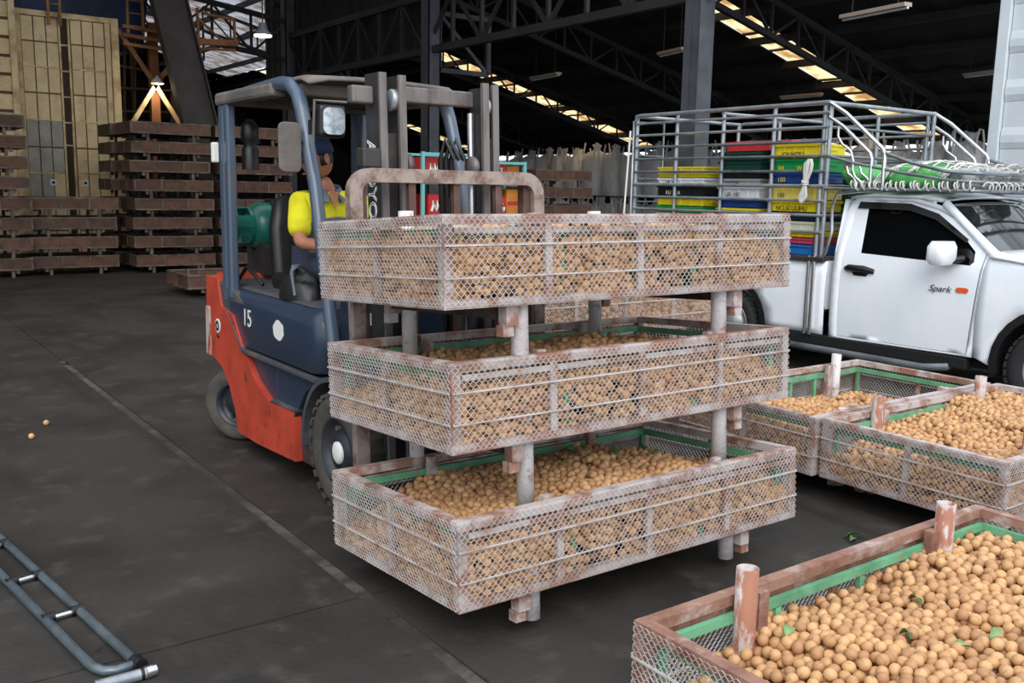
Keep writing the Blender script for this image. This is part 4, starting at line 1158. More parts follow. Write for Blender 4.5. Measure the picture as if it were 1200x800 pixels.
def grow(poly, k, ky=None):
    cx = sum(p[0] for p in poly)/len(poly); cy = sum(p[1] for p in poly)/len(poly)
    return [(cx+(p[0]-cx)*k, cy+(p[1]-cy)*(ky or k)) for p in poly]
M_SEAM = mat('seam_black', srgb(16, 17, 19), .8)
arch_c, arch_r = (3.20, .37), .455
arch = [(arch_c[0]+arch_r*math.cos(math.radians(a)), arch_c[1]+arch_r*math.sin(math.radians(a))) for a in range(-5, 186, 12)]
fender = [(3.765, .40), (3.785, .38)]
fender = [(3.795, .385)]+[p for p in arch]+[(2.52, .42), (2.40, .62), (2.40, .88), (2.52, 1.0), (2.95, 1.09), (3.40, 1.165), (3.745, 1.225), (3.775, 1.06), (3.80, .70)]
rc = (6.27, .37)
rarch = [(rc[0]+.44*math.cos(math.radians(a)), rc[1]+.44*math.sin(math.radians(a))) for a in range(0, 181, 12)]
bedp = [(7.66, .37)]+[(7.66, 1.03), (5.185, 1.03), (5.185, .37)]+rarch[::-1]
for s in (-1, 1):
    f = sidefn(s)
    B().sheet(shell, f, [grow(door, 1.006, 1.006)], .1).build('cab_side', M_TRUCKWHITE, TK, solid=.02)
    B().sheet(grow(shell, .985), sidefn(s, .035), [grow(glass, 1.0)], .12).build('seam_backing', M_SEAM, TK)  # black sheet behind the door gaps, painting the shade of the seams
    d = B().sheet(door, sidefn(s, -.002), [glass], .09).build('door', M_TRUCKWHITE, TK)
    B().sheet(grow(glass, 1.02), sidefn(s, .018), (), .1).build('side_window', M_GLASSDARK, d)
    vis = [(5.0, 1.505), (4.99, 1.562), (4.51, 1.556), (4.24, 1.48), (3.94, 1.29), (3.95, 1.262), (4.26, 1.435), (4.51, 1.50)]
    B().sheet(vis, sidefn(s, -.018), (), .08).build('rain_visor', M_BLACK, d)
    hb = B(); fx = sidefn(s, -.03); fx2 = sidefn(s, .0)
    hb.tube([fx2(4.99, .985), fx(4.94, .995), fx(4.80, .993), fx2(4.71, .975)], [.02, .03, .03, .022], 10)
    hb.build('door_handle', M_BLACK, d)
    B().sheet([(4.90, .93), (4.78, .93), (4.75, .965), (4.93, .97)], sidefn(s, -.006), (), .05).build('handle_recess', M_SEAM, d)
    hx = TX-.10 if s < 0 else TXF+.10
    block_r = [(hx-.12, hx+.08, 4.0, 4.10, .04, 1.09), (hx-.15, hx+.10, 3.97, 4.12, .05, 1.13), (hx-.15, hx+.10, 3.97, 4.12, .05, 1.23), (hx-.12, hx+.08, 3.99, 4.10, .04, 1.275)]
    m_ = block(B(), block_r).build('wing_mirror', M_WHITE, d)
    B().tube([(hx, 4.04, 1.12), (TX+.03 if s < 0 else TXF-.03, 3.95, 1.14)], .03, 8).build('mirror_foot', M_BLACK, m_)
    B().sheet([(3.96, .125+.75), (3.88, .875), (3.865, .895), (3.88, .915), (3.96, .915), (3.975, .895)], sidefn(s, -.010), (), .05).build('side_indicator', mat('orange_lens', srgb(226, 92, 36), .2, coat=.5), d)
    B().sheet(fender, sidefn(s, -.004), (), .08).build('front_fender', M_TRUCKWHITE, TK, solid=.01)
    B().sheet(bedp, f, (), .12).build('bed_side', M_TRUCKWHITE, TK, solid=.01)
    fx = (TX+.005, TX+.06) if s < 0 else (TXF-.06, TXF-.005)
    for c_, rr_ in ((arch_c, arch_r), (rc, .44)):             # black wheel arch lips
        b = B(); vs = []
        for k in range(16):
            a = math.radians(-12+204*k/15)
            for r_ in (rr_-.055, rr_+.004):
                for x in (fx[0]-.012 if s < 0 else fx[1]+.012, fx[1] if s < 0 else fx[0]): vs.append((x, c_[0]+r_*math.cos(a), c_[1]+r_*math.sin(a)))
        b.add(vs, [q for k in range(15) for q in ((4*k, 4*k+4, 4*k+5, 4*k+1), (4*k+2, 4*k+3, 4*k+7, 4*k+6), (4*k, 4*k+2, 4*k+6, 4*k+4), (4*k+1, 4*k+5, 4*k+7, 4*k+3))])
        b.build('wheel_arch_lip', M_BLACK, TK)
    B().prism([(3.66, .60), (3.64, .60), (3.60, .26), (3.66, .24)], fx[0], fx[1]+.15, yz).build('mud_flap', M_BLACK, TK)
    B().bb((fx[0], 3.84, .27), (fx[1]+.05, 5.60, .362)).build('rocker', M_SEAM, TK, bevel=.01)
    B().tube([(TXC+s*(.85-.10), 3.95, .33), (TXC+s*(.85-.02), 4.0, .27), (TXC+s*(.85-.02), 4.2, .235), (TXC+s*(.85-.02), 5.5, .235), (TXC+s*(.85-.1), 5.6, .3)], .035, 10).build('side_step', M_DARKTUBE, TK)
    for k in (0, 1): B().tube([(TXC+s*(.857), 5.31+.055*k, .36), (TXC+s*(.857), 5.31+.055*k, 1.07)], .018, 8).build('support_tube', M_SHINY, TK)
    B().bb((TXC+s*.80, 5.20, 1.02), (TXC+s*.875, 7.66, 1.065)).build('bed_rail', M_DARKMETAL, TK, bevel=.01)
    wheel('', (TXC+s*.74, 3.20, .345), .345, .215, tyre=M_TYREBLK, rim=mat('silver_wheel', srgb(176, 178, 180), .35, .6), name='front_wheel', parent=TK, lugs=34, white=False, side=s)
    wheel('', (TXC+s*.74, 6.27, .345), .345, .215, tyre=M_TYREBLK, rim=mat('silver_wheel', srgb(176, 178, 180), .35, .6), name='rear_wheel', parent=TK, lugs=34, white=False, side=s)
letters('model_lettering', 'Spark', M_SEAM, TK, (TX-.008, 4.20, .868), (0, -1, 0), (0, 0, 1), .072, .001, shear=.35, xs=1.15)
# roof, windscreen, hood, back of cab
xe = lambda z: xs(z)-TX
def roof_fn(u, v):            # u across -1..1, v = y
    e = TXC+u*(TXC-xs(1.585)); k = max(0, (4.55-v)/.4)
    return (e, v, 1.60+.062*(1-abs(u)**2.4)-.055*k*k-.02*max(0, (v-4.9)/.2)**2)
B().sheet([(-1, 5.10), (-1, 4.26), (-.5, 4.17), (0, 4.14), (.5, 4.17), (1, 4.26), (1, 5.10)], roof_fn, (), .15).build('roof', M_TRUCKWHITE, TK, solid=-.02)
B().lathe((TXC-.25, 4.75, 1.655), [(.09, 0), (.08, .012), (0, .016)], 16).build('roof_cap', M_BLACK, TK)
def wind_fn(u, v):            # v 0 top .. 1 base
    xh = (1-v)*(TXC-xs(1.51))*.96+v*(TXC-xs(1.19))*.985
    return (TXC+u*xh, 4.20-(1-u*u)*(.07+.08*v)-.50*v, 1.555-.375*v+.03*(1-u*u)*(1-v))
B().sheet([(-1, 0), (1, 0), (1, 1), (-1, 1)], wind_fn, (), .14).build('windscreen', mat('windscreen_glass', srgb(22, 30, 30), .03, 0, coat=1.0), TK, solid=-.006)
for s in (-1, 1):
    B().tube([wind_fn(s*1.02, t_) for t_ in (-.02, .25, .5, .75, 1.02)], [.036, .034, .034, .036, .04], 8).build('windscreen_pillar', M_TRUCKWHITE, TK)
def hood_fn(u, v):
    return (TXC+u*(TXC-TX-.012), v, 1.005+.185*max(0, min(1, (v-2.4)/1.3))**.8+.035*(1-u*u)-.03*max(0, abs(u)-.85)/.15)
B().sheet([(-1, 3.74), (-.5, 3.64), (0, 3.60), (.5, 3.64), (1, 3.74), (1, 2.52), (.7, 2.42), (0, 2.36), (-.7, 2.42), (-1, 2.52)], hood_fn, (), .14).build('hood', M_TRUCKWHITE, TK, solid=-.015)
B().bb((TX+.08, 2.38, .45), (TXF-.08, 2.46, .98)).build('front_panel', M_TRUCKWHITE, TK, bevel=.03)
B().bb((TX+.45, 2.35, .68), (TXF-.45, 2.40, .90)).build('grille', M_BLACK, TK, bevel=.01)
for s in (-1, 1): B().bb((TXC+s*.45, 2.35, .72), (TXC+s*.78, 2.42, .92)).build('headlight', M_LAMP, TK, bevel=.03)
B().bb((TX+.02, 2.28, .36), (TXF-.02, 2.5, .62)).build('bumper', M_TRUCKWHITE, TK, bevel=.05)
B().sheet([(-1, .36), (1, .36), (1, 1.12), (.88, 1.58), (-.88, 1.58), (-1, 1.12)], lambda u, v: (TXC+u*(TXC-TX-.03), 5.115, v), [[(-.75, 1.14), (.75, 1.14), (.68, 1.48), (-.68, 1.48)]], .15).build('cab_back', M_TRUCKWHITE, TK, solid=.01)
B().bb((TX+.24, 5.11, 1.14), (TXF-.24, 5.118, 1.48)).build('rear_window', M_GLASSDARK, TK)
B().bb((TX+.12, 2.6, .28), (TXF-.12, 5.08, .34)).build('cab_floor', M_SEAM, TK)
B().bb((TX+.05, 3.62, .4), (TXF-.05, 3.72, 1.12)).build('dashboard', M_SEAM, TK)
B().bb((TX+.2, 4.65, .6), (TXF-.2, 4.95, 1.3)).build('bench_seat', M_BLACK, TK, bevel=.05)
B().bb((TX+.35, 2.6, .28), (TX+.45, 7.6, .42)).build('chassis_rail', M_SEAM, TK); B().bb((TXF-.45, 2.6, .28), (TXF-.35, 7.6, .42)).build('chassis_rail', M_SEAM, TK)
B().bb((TX+.03, 5.19, .58), (TXF-.03, 7.64, .62)).build('bed_floor', M_DARKMETAL, TK)
B().bb((TX+.03, 5.185, .60), (TXF-.03, 5.215, 1.03)).build('bed_front', M_TRUCKWHITE, TK)
B().bb((TX+.03, 7.63, .58), (TXF-.03, 7.67, 1.03)).build('tailgate', M_TRUCKWHITE, TK)
# pipe canopy
C0, C1 = 5.27, 7.73
LEV = [2.33, 2.205, 2.08, 1.955, 1.82, 1.69, 1.56, 1.43, 1.28]
for s in (-1, 1):
    x = TXC+s*.835
    B().tube([(x, C0, 2.415), (x, C1-.05, 2.415), (x, C1-.01, 2.40), (x, C1, 2.36)], .02, 8).build('canopy_top_rail', M_CHROME, TK)
    for z in LEV: B().tube([(x, C0, z), (x, C1, z)], .0135 if z != LEV[5] else .018, 8).build('canopy_rail', M_DARKTUBE if z in LEV[2:5] else M_CHROME, TK)
    for y in (5.27, 5.33, 5.88, 6.50, 7.13, 7.73): B().tube([(x-s*.02, y, 1.05), (x-s*.02, y, 2.41)], .02, 8).build('canopy_post', M_CHROME, TK)
    # pipes sweeping down on to the cab rack
    B().tube([(x, C0, 2.41), (x, 5.10, 2.31), (x, 4.72, 2.0), (x, 4.70, 1.96), (x, 4.70, 1.66)], .018, 8).build('rack_pipe', M_SHINY, TK)
    B().tube([(x, C0, 2.29), (x, 5.12, 2.20), (x, 4.84, 1.97), (x, 4.82, 1.92), (x, 4.82, 1.66)], .016, 8).build('rack_pipe', M_SHINY, TK)
    B().tube([(x, 4.71, 1.97), (x, 4.45, 1.885), (x, 4.15, 1.815), (x, 3.95, 1.80), (x-s*.1, 3.86, 1.80), (x-s*.8, 3.84, 1.80)], .015, 8).build('rack_pipe', M_DARKTUBE, TK)
    B().tube([(x, C0, 1.955), (x, 4.95, 1.88), (x, 4.5, 1.80), (x, 4.1, 1.745), (x, 3.9, 1.735), (x-s*.8, 3.85, 1.735)], .013, 8).build('rack_pipe', M_DARKTUBE, TK)
    B().tube([(x, C0, 1.67), (x, 4.6, 1.665), (x, 3.95, 1.665), (x-s*.1, 3.87, 1.665), (x-s*.8, 3.85, 1.665)], .015, 8).build('rack_pipe', M_DARKTUBE, TK)
    for k in range(3):
        y = 5.17-.13*k; z = 2.15-.14*k
        if k < 1: pts = [(y, z+.05), (y, z-.03), (y-.05, z-.10), (y-.14, z-.16), (y-.17, z-.24), (y-.17, z-.32), (y-.2, z-.38), (y-.26, z-.42), (y-.28, z-.49)]
        else: pts = [(y+.02, 1.86), (y, 1.80), (y-.06, 1.76), (y-.09, 1.72), (y-.09, 1.67)]
        B().tube([(x, p[0], p[1]) for p in pts], .012, 6).build('scroll_pipe', M_SHINY, TK)
for y in (C0, C1):
    B().tube([(TXC-.835, y, 2.41), (TXC+.835, y, 2.41)], .02, 8).build('canopy_cross_rail', M_CHROME, TK)
for y in (6.5,): B().tube([(TXC-.835, y, 2.38), (TXC+.835, y, 2.38)], .016, 8).build('canopy_cross_rail', M_CHROME, TK)
for z in (1.43, 1.69, 1.955, 2.205): B().tube([(TXC-.835, C0, z), (TXC+.835, C0, z)], .013, 8).build('canopy_cross_rail', M_DARKTUBE, TK)
for k in range(7): B().tube([(TXC-.83, 3.95+.2*k, 1.672), (TXC+.83, 3.95+.2*k, 1.672)], .012, 6).build('rack_floor_bar', M_DARKTUBE, TK)
B().tube([(TX+.02, 5.25, 1.05), (TX-.0, 5.20, 1.12), (TX+.01, 5.16, 1.3), (TX+.03, 5.19, 1.5), (TX+.02, 5.14, 1.63), (TX+.02, 4.9, 1.655), (TX+.05, 4.7, 1.66)], .016, 8).build('bent_pipe', M_SHINY, TK)
g = B().tube([(TX, 7.80, 2.26), (TX-.02, 7.86, 1.0)], .012, 6).build('gate_pole', M_SILVERWHITE, TK)
gt = B().tube([(TX+.02, 7.77, 1.0), (TX+.02, 7.77, 2.36), (TX+.5, 7.80, 2.36), (TX+.5, 7.80, 1.0)], .014, 6).build('canopy_gate', M_CHROME, TK)
for z in (1.25, 1.5, 1.75, 2.0): B().tube([(TX+.02, 7.77, z), (TX+.5, 7.80, z)], .01, 6).build('gate_bar', M_DARKTUBE, gt)

# ---- plastic crates in the bed
def pcol(n, c): return mat('plastic_'+n, c, .45, 0, None, coat=.15)
PC = dict(yellow=srgb(226, 204, 34), green=srgb(16, 140, 72), blue=srgb(26, 62, 128), pale=srgb(222, 202, 100), navy=srgb(22, 36, 66), cream=srgb(206, 206, 186),
          pink=srgb(196, 66, 96), sky=srgb(30, 100, 170), darkgreen=srgb(14, 62, 50), grey=srgb(150, 152, 150), white=srgb(222, 226, 230), black=srgb(24, 26, 30), red=srgb(206, 58, 66))
def plastic_crate(color, label, cx, cy, z, h, ly=.54, lx=.40, text=None, tcol=None, group='plastic crates in the pickup bed', tsize=.06):
    m = pcol(color, PC[color])
    t = thing('plastic_crate', label, 'crate', (cx, cy, z), group=group)
    b = B(); w = .008
    y0, y1, x0, x1, z1 = cy-ly/2+.012, cy+ly/2-.012, cx-lx/2+.012, cx+lx/2-.012, z+h-.002
    b.bb((x0, y0, z), (x1, y1, z+.008))
    b.bb((x0, y0, z), (x0+w, y1, z1)).bb((x1-w, y0, z), (x1, y1, z1)).bb((x0+w, y0, z), (x1-w, y0+w, z1)).bb((x0+w, y1-w, z), (x1-w, y1, z1))
    b.build('body', m, t)
    b = B(); rr = min(.022, h*.28)
    b.bb((x0-.012, y0-.012, z1-rr), (x0, y1+.012, z1)).bb((x1, y0-.012, z1-rr), (x1+.012, y1+.012, z1)).bb((x0, y0-.012, z1-rr), (x1, y0, z1)).bb((x0, y1, z1-rr), (x1, y1+.012, z1))
    b.build('rim', m, t)
    if h > .06:
        for k in range(5):
            y = y0+.03+(y1-y0-.06)*k/4
            B().bb((x0-.009, y-.006, z+.006), (x0, y+.006, z1-rr)).build('rib', m, t)
        for ye in (y0, y1):
            B().bb((cx-.07, ye-.009 if ye == y0 else ye, z1-.06 if h > .1 else z1-.045), (cx+.07, ye if ye == y0 else ye+.009, z1-.028)).build('handle_grip', m, t)
    if text: letters('stencil', text, tcol or M_BLACK, t, (x0-.012, cy+ly*.30, z+h*.16), (0, -1, 0), (0, 0, 1), min(tsize, h*.75), .0005)
    return t
def column(cy, cx, spec, ly, where):
    for color, z0, z1, lab, text in spec:
        plastic_crate(color, lab+' '+where, cx, cy, z0, z1-z0, ly, text=text, tcol=M_SILVERWHITE if color in ('black', 'navy') else (pcol('yellow', PC['yellow']) if color in ('green', 'blue') else None))
column(5.66, 7.46, [('grey', .62, .84, 'grey plastic crate at the very bottom', None), ('grey', .84, 1.06, 'grey plastic crate second from the bottom', None),
    ('sky', 1.06, 1.16, 'bright blue plastic crate', None), ('pink', 1.16, 1.22, 'pink plastic tray', None), ('yellow', 1.22, 1.28, 'thin yellow plastic tray', 'LRSUQHL'),
    ('cream', 1.28, 1.37, 'cream plastic crate', 'II'), ('navy', 1.37, 1.45, 'dark blue plastic crate', None), ('yellow', 1.45, 1.56, 'deep yellow plastic crate with dark stencil', 'NO.SCUUHU'),
    ('pale', 1.56, 1.71, 'pale yellow plastic crate with two stencil marks', '100'), ('blue', 1.71, 1.81, 'royal blue plastic crate', '100'),
    ('green', 1.81, 1.935, 'bright green plastic crate with yellow stencil', 'RR        W'), ('yellow', 1.935, 2.07, 'bright yellow topmost plastic crate', '  IQUHOU')], .56, 'in the column next to the cab')
column(6.30, 7.46, [('grey', .62, .84, 'grey plastic crate at the very bottom', None), ('grey', .84, 1.06, 'grey plastic crate second from the bottom', None), ('navy', 1.06, 1.24, 'dark blue plastic crate low', None),
    ('sky', 1.24, 1.40, 'blue plastic crate', None), ('yellow', 1.40, 1.47, 'yellow tray', None), ('blue', 1.47, 1.56, 'royal blue crate', None), ('white', 1.56, 1.68, 'white plastic crate with green stencil', 'UR-100'),
    ('grey', 1.68, 1.755, 'light grey tray', 'IUCUH'), ('black', 1.755, 1.83, 'black tray', None), ('darkgreen', 1.83, 1.92, 'dark green crate, lower of two', None), ('darkgreen', 1.92, 2.01, 'dark green crate, upper of two', None)], .54, 'in the column second from the cab')
plastic_crate('red', 'long pinkish red crate lid laid over the dark green crates', 7.50, 6.14, 2.012, .10, .80, .36)
column(7.08, 7.46, [('grey', .62, .84, 'grey plastic crate at the very bottom', None), ('grey', .84, 1.06, 'grey plastic crate second from the bottom', None), ('navy', 1.06, 1.24, 'dark blue plastic crate low', None),
    ('cream', 1.24, 1.40, 'cream plastic crate', None), ('green', 1.40, 1.47, 'green crate', None), ('yellow', 1.47, 1.57, 'golden yellow crate', None), ('black', 1.57, 1.68, 'black crate', 'RU   KA'),
    ('white', 1.68, 1.76, 'grey-white crate with a dark mark', 'HUA'), ('yellow', 1.76, 1.815, 'yellow tray, lower of two', None), ('yellow', 1.815, 1.875, 'yellow tray, upper of two', None)], .68, 'in the rear column of the bed')
for k, (cl, z0, z1) in enumerate((('grey', .62, .84), ('grey', .84, 1.06), ('navy', 1.06, 1.24), ('sky', 1.24, 1.44), ('blue', 1.44, 1.66))):
    plastic_crate(cl, ORD[k]+' crate in the blue stack in the gap behind the outer columns', 7.95, 6.68, z0, z1-z0, .54)
for k, (cl, z0, z1) in enumerate((('grey', .62, .92), ('grey', .92, 1.22), ('green', 1.22, 1.5), ('darkgreen', 1.5, 1.78))):
    plastic_crate(cl, ORD[k]+' crate in the inner green stack behind the cab', 7.95, 5.66, z0, z1-z0, .54)
ct = thing('carton', 'red and white carton on the blue crates in the pickup bed', 'carton', (7.93, 6.68, 1.66))
B().bb((7.80, 6.46, 1.66), (8.06, 6.90, 1.80)).build('box_body', M_SILVERWHITE, ct, bevel=.004)
B().bb((7.796, 6.50, 1.69), (7.80, 6.68, 1.77)).build('printed_panel', mat('red_print', srgb(200, 66, 44), .6), ct)
def lump(name, label, cat, c, r, m, seed, amp=.18, group=None):
    rg = random.Random(seed); ph = [rg.random()*6 for _ in range(6)]
    b = B(); n, k_ = 20, 12; vs = []
    for i in range(k_+1):
        p = PI*i/k_
        for j in range(n):
            a = 2*PI*j/n; q = 1+amp*(math.sin(3*a+ph[0]+2*p)*.5+math.sin(5*a+ph[1])*.3+math.sin(4*p+ph[2]+a)*.5)*math.sin(p)
            z = -math.cos(p); vs.append((c[0]+r[0]*q*math.sin(p)**.7*math.cos(a), c[1]+r[1]*q*math.sin(p)**.7*math.sin(a), max(c[2]-r[2]*.8, c[2]+r[2]*z*(1+.1*math.sin(3*a+ph[3])))))
    fs = [(i*n+j, i*n+(j+1) % n, (i+1)*n+(j+1) % n, (i+1)*n+j) for i in range(k_) for j in range(n)]
    return tag(b.add(vs, fs, True).build(name, m, None, fix=True), label, cat, group)
lump('plastic_bag', 'white plastic bag on top of the carton in the pickup bed', 'bag', (7.9, 6.62, 1.90), (.14, .24, .12), M_ROPE, 4, .3)
lump('plastic_bag', 'grey bag lying behind the red crate lid', 'bag', (7.98, 5.95, 2.0), (.2, .34, .11), M_BAG, 5, .3)
# rope hank on the canopy corner
rp = thing('rope_hank', 'hank of white rope tied to the front corner of the canopy', 'rope', (7.17, 5.42, 1.86))
rg = random.Random(31)
for k in range(14):
    o = (k-6.5)/6.5; q = rg.uniform(-.006, .006); x_ = 7.168+rg.uniform(-.014, .014)
    B().tube([(x_+.01, 5.415+o*.012, 1.925), (x_, 5.42+o*.045+q, 1.885+q), (x_, 5.425+o*.042+q, 1.82), (x_, 5.44+o*.018, 1.735), (x_, 5.447+o*.013, 1.70), (x_, 5.452+o*.02+q, 1.66), (x_, 5.46+o*.044, 1.60+q), (x_, 5.465+o*.03, 1.555+q+.02*o*o), (x_, 5.468+o*.005, 1.54)], .0085, 6).build('strand', M_ROPE, rp)
B().tube([(7.168+.024*math.cos(a), 5.446+.028*math.sin(a), 1.69+.003*a) for a in [i*.6 for i in range(26)]], .008, 6).build('binding', M_ROPE, rp)
# green tarpaulin, rope and net on the rack over the cab
lump('tarpaulin', 'folded bright green tarpaulin at the front of the cab rack', 'tarpaulin', (7.60, 4.56, 1.775), (.34, .27, .115), M_TARP, 9, .12)
lump('tarpaulin', 'green tarpaulin bundle at the back of the cab rack', 'tarpaulin', (7.58, 5.04, 1.77), (.32, .20, .11), M_TARP, 12, .16)
lump('tarpaulin', 'pale netted bundle on the cab rack in front of the green tarpaulin', 'tarpaulin', (7.56, 4.10, 1.765), (.30, .20, .10), mat('pale_net', srgb(168, 172, 170), .8, 0, srgb(84, 96, 90), 22, .45, .6), 18, .2)
lump('tarpaulin', 'dark bundle under netting at the far side of the cab rack', 'tarpaulin', (8.30, 4.4, 1.78), (.30, .42, .12), mat('dark_net', srgb(90, 96, 92), .8, 0, srgb(140, 142, 140), 14), 15, .2)
rp = thing('rope', 'white rope wound along the lower rail of the cab rack', 'rope', (7.2, 4.4, 1.69))
pts = []
for i in range(230):
    t_ = i/229; a = t_*2*PI*26; y = 5.0-1.08*t_
    pts.append((TX+.012+.030*math.cos(a)+.008*math.sin(t_*91), y+.012*math.sin(t_*57), 1.70+.034*math.sin(a)+.010*math.sin(t_*73)))
B().tube(pts, .0065, 5).build('wound_rope', M_ROPE, rp)
pts = []
for i in range(130):
    t_ = i/129; a = t_*2*PI*15; pts.append((TX+.1+1.5*t_, 3.86+.028*math.cos(a), 1.70+.034*math.sin(a)))
B().tube(pts, .0065, 5).build('wound_rope', M_ROPE, rp)
nt = thing('cargo_net', 'white cargo net and loose cord thrown over the green tarpaulin', 'net', (7.7, 4.5, 1.8))
rg = random.Random(21)
for k in range(22):
    y0 = 4.05+.045*k+rg.uniform(-.03, .03); pts = []
    for i in range(9):
        t_ = i/8; y = y0+.05*math.sin(5*t_+k)+rg.uniform(-.02, .02)
        x = 7.22+.9*t_; e = max(0, 1-((x-7.60)/.44)**2-((y-4.42)/.56)**2)
        pts.append((x, y, 1.715+.19*e**.5+rg.uniform(0, .012)))
    B().tube(pts, .006, 5).build('cord', M_ROPE, nt)
for k in range(5):
    x = 7.3+.14*k; pts = []
    for i in range(12):
        y = 3.98+.95*i/11; e = max(0, 1-((x-7.60)/.44)**2-((y-4.42)/.56)**2); pts.append((x+.02*math.sin(i*1.7+k), y, 1.715+.19*e**.5+rg.uniform(0, .014)))
    B().tube(pts, .006, 5).build('cord', M_ROPE, nt)
for k in range(14):
    cx_, cy_ = 7.6+rg.random()*1.0, 3.95+rg.random()*.35; r_ = .05+rg.random()*.06; ph = rg.random()*6; 
    B().tube([(cx_+r_*math.cos(a*.7+ph), cy_+r_*math.sin(a*.7+ph), 1.80+.03*math.sin(a*1.3+ph)+.03*(k % 3)) for a in range(8)], .006, 5).build('cord', M_ROPE, nt)

# ================================================================== WHITE BOX TRUCK AT THE RIGHT EDGE
BT = thing('box_truck', 'white ribbed cargo body of a larger truck at the right edge', 'truck', (12.2, 3.2, 0))
bx, by0, by1, bz0, bz1 = 11.0, .6, 5.84, 1.61, 4.3
B().bb((bx+.03, by0, bz0), (bx+2.3, by1-.02, bz1)).build('cargo_body', M_WHITE, BT)
M_PANELW = mat('white_cargo_panel', srgb(206, 214, 220), .45, 0, srgb(196, 204, 212), 1.5)
for k in range(5):
    z = bz0+.03+.53*k
    B().prism([(z, .0), (z+.07, -.022), (z+.15, -.022), (z+.24, 0), (z+.525, .0), (z+.525, .03), (z, .03)], by0, by1-.14, lambda u, v, w: (bx+v, w, u)).build('ribbed_panel', M_PANELW, BT)
B().bb((bx-.045, by1-.13, bz0), (bx+.03, by1, bz1)).build('corner_post', M_PANELW, BT, bevel=.01)
B().bb((bx-.03, by0, bz0-.035), (bx+.05, by1, bz0+.01)).build('bottom_rail', M_PANELW, BT)
B().bb((bx+.12, by0, 1.02), (bx+2.2, by1-.05, bz0-.05)).build('green_side_board', mat('green_board_paint', srgb(24, 104, 58), .5, 0, srgb(18, 84, 46), 3), BT)
for k in range(8): B().bb((bx+.09, by0+.1+.68*k, 1.02), (bx+.12, by0+.2+.68*k, bz0-.05)).build('board_stake', mat('green_board_paint', PC['green']), BT)
B().bb((bx+.5, by0, .75), (bx+1.9, by1-.3, 1.02)).build('chassis', M_SEAM, BT)
for y in (1.6, 4.6):
    for s in (-1, 1): wheel('', (12.2+s*.95, y, .5), .5, .26, tyre=M_TYREBLK, rim=M_DARKMETAL, name='truck_wheel', parent=BT, lugs=34, white=False, side=s)
# ================================================================== STACKED BROWN CRATES IN THE BACKGROUND
def make_brown(L=1.40, W=1.0, h=.205, z0=.12):
    t = thing('brown_crate', 'brown sheet-sided crate', 'crate', world_parts=False)
    def pt(n, c, d, m): return link_mesh(n, boxmesh(n, (0, 0, 0), d, m), t, c)
    for s in (-1, 1):
        n = 3
        for k in range(n):
            pt('side_panel', (-L/2+L*(k+.5)/n, s*(W/2-.012), z0+h/2), (L/n-.03, .012, h-.04), M_BROWN)
        for k in range(n+1):
            pt('upright', (-L/2+.015+(L-.03)*k/n, s*(W/2-.012), z0+h/2), (.03, .024, h-.03), M_GREYBROWN)
        pt('top_rail', (0, s*(W/2-.014), z0+h-.012), (L, .034, .024), M_GREYBROWN)
        pt('bottom_rail', (0, s*(W/2-.014), z0+.012), (L, .034, .024), M_GREYBROWN)
        for k in range(2): pt('end_panel', (s*(L/2-.012), -W/4+W/2*k, z0+h/2), (.012, W/2-.04, h-.04), M_BROWN)
        pt('upright', (s*(L/2-.012), 0, z0+h/2), (.024, .03, h-.03), M_GREYBROWN)
        pt('top_rail', (s*(L/2-.014), 0, z0+h-.012), (.034, W-.06, .024), M_GREYBROWN)
        pt('bottom_rail', (s*(L/2-.014), 0, z0+.012), (.034, W-.06, .024), M_GREYBROWN)
        for sx in (-1, 1):
            pt('post', (sx*.40, s*(W/2-.06), .165), (.05, .05, .33), M_GREYBROWN)
            pt('fork_stop', (sx*.47, s*(W/2-.05), z0-.03), (.05, .05, .06), M_GREYBROWN)
    pt('base_plate', (0, 0, z0+.006), (L-.04, W-.04, .008), M_BASE)
    return t
brown0 = make_brown(); used0 = [False]
PITCH = .332
def brown(x, y, z, label, group, rz_=0.0):
    o = brown0 if not used0[0] else copy_tree(brown0)
    used0[0] = True
    o.location = (x, y, z); o.rotation_euler = (0, 0, rz_)
    tag(o, label, 'crate', group)
def stack(x, y, n, where, grp, jit=.03):
    for k in range(n):
        w = 'topmost' if k == n-1 else ORD[k]+(' from the floor' if k else '')
        brown(x+random.uniform(-jit, jit), y+random.uniform(-jit, jit), k*PITCH, f'{w} brown crate in {where}', grp, random.uniform(-.012, .012))
stack(5.10, 17.95, 8, 'the tall stack left of the forklift', 'tall stack left of the forklift')
stack(5.02, 19.02, 8, 'the stack directly behind the tall left stack', 'stack behind the tall left stack')
stack(6.62, 17.95, 8, 'the tall stack seen through the forklift cab', 'stack seen through the forklift cab')
stack(3.48, 18.15, 4, 'the low stack before the beige partition', 'low stack before the partition', .02)
stack(2.08, 17.95, 8, 'the stack at the left picture edge', 'stack at the left edge', .02)
brown(4.78, 13.95, 0, 'single brown crate on the floor just behind the forklift', 'lone crates')
stack(11.75, 15.0, 6, 'the dark stack in front of the bulk bags', 'dark stack before the bulk bags', .05)

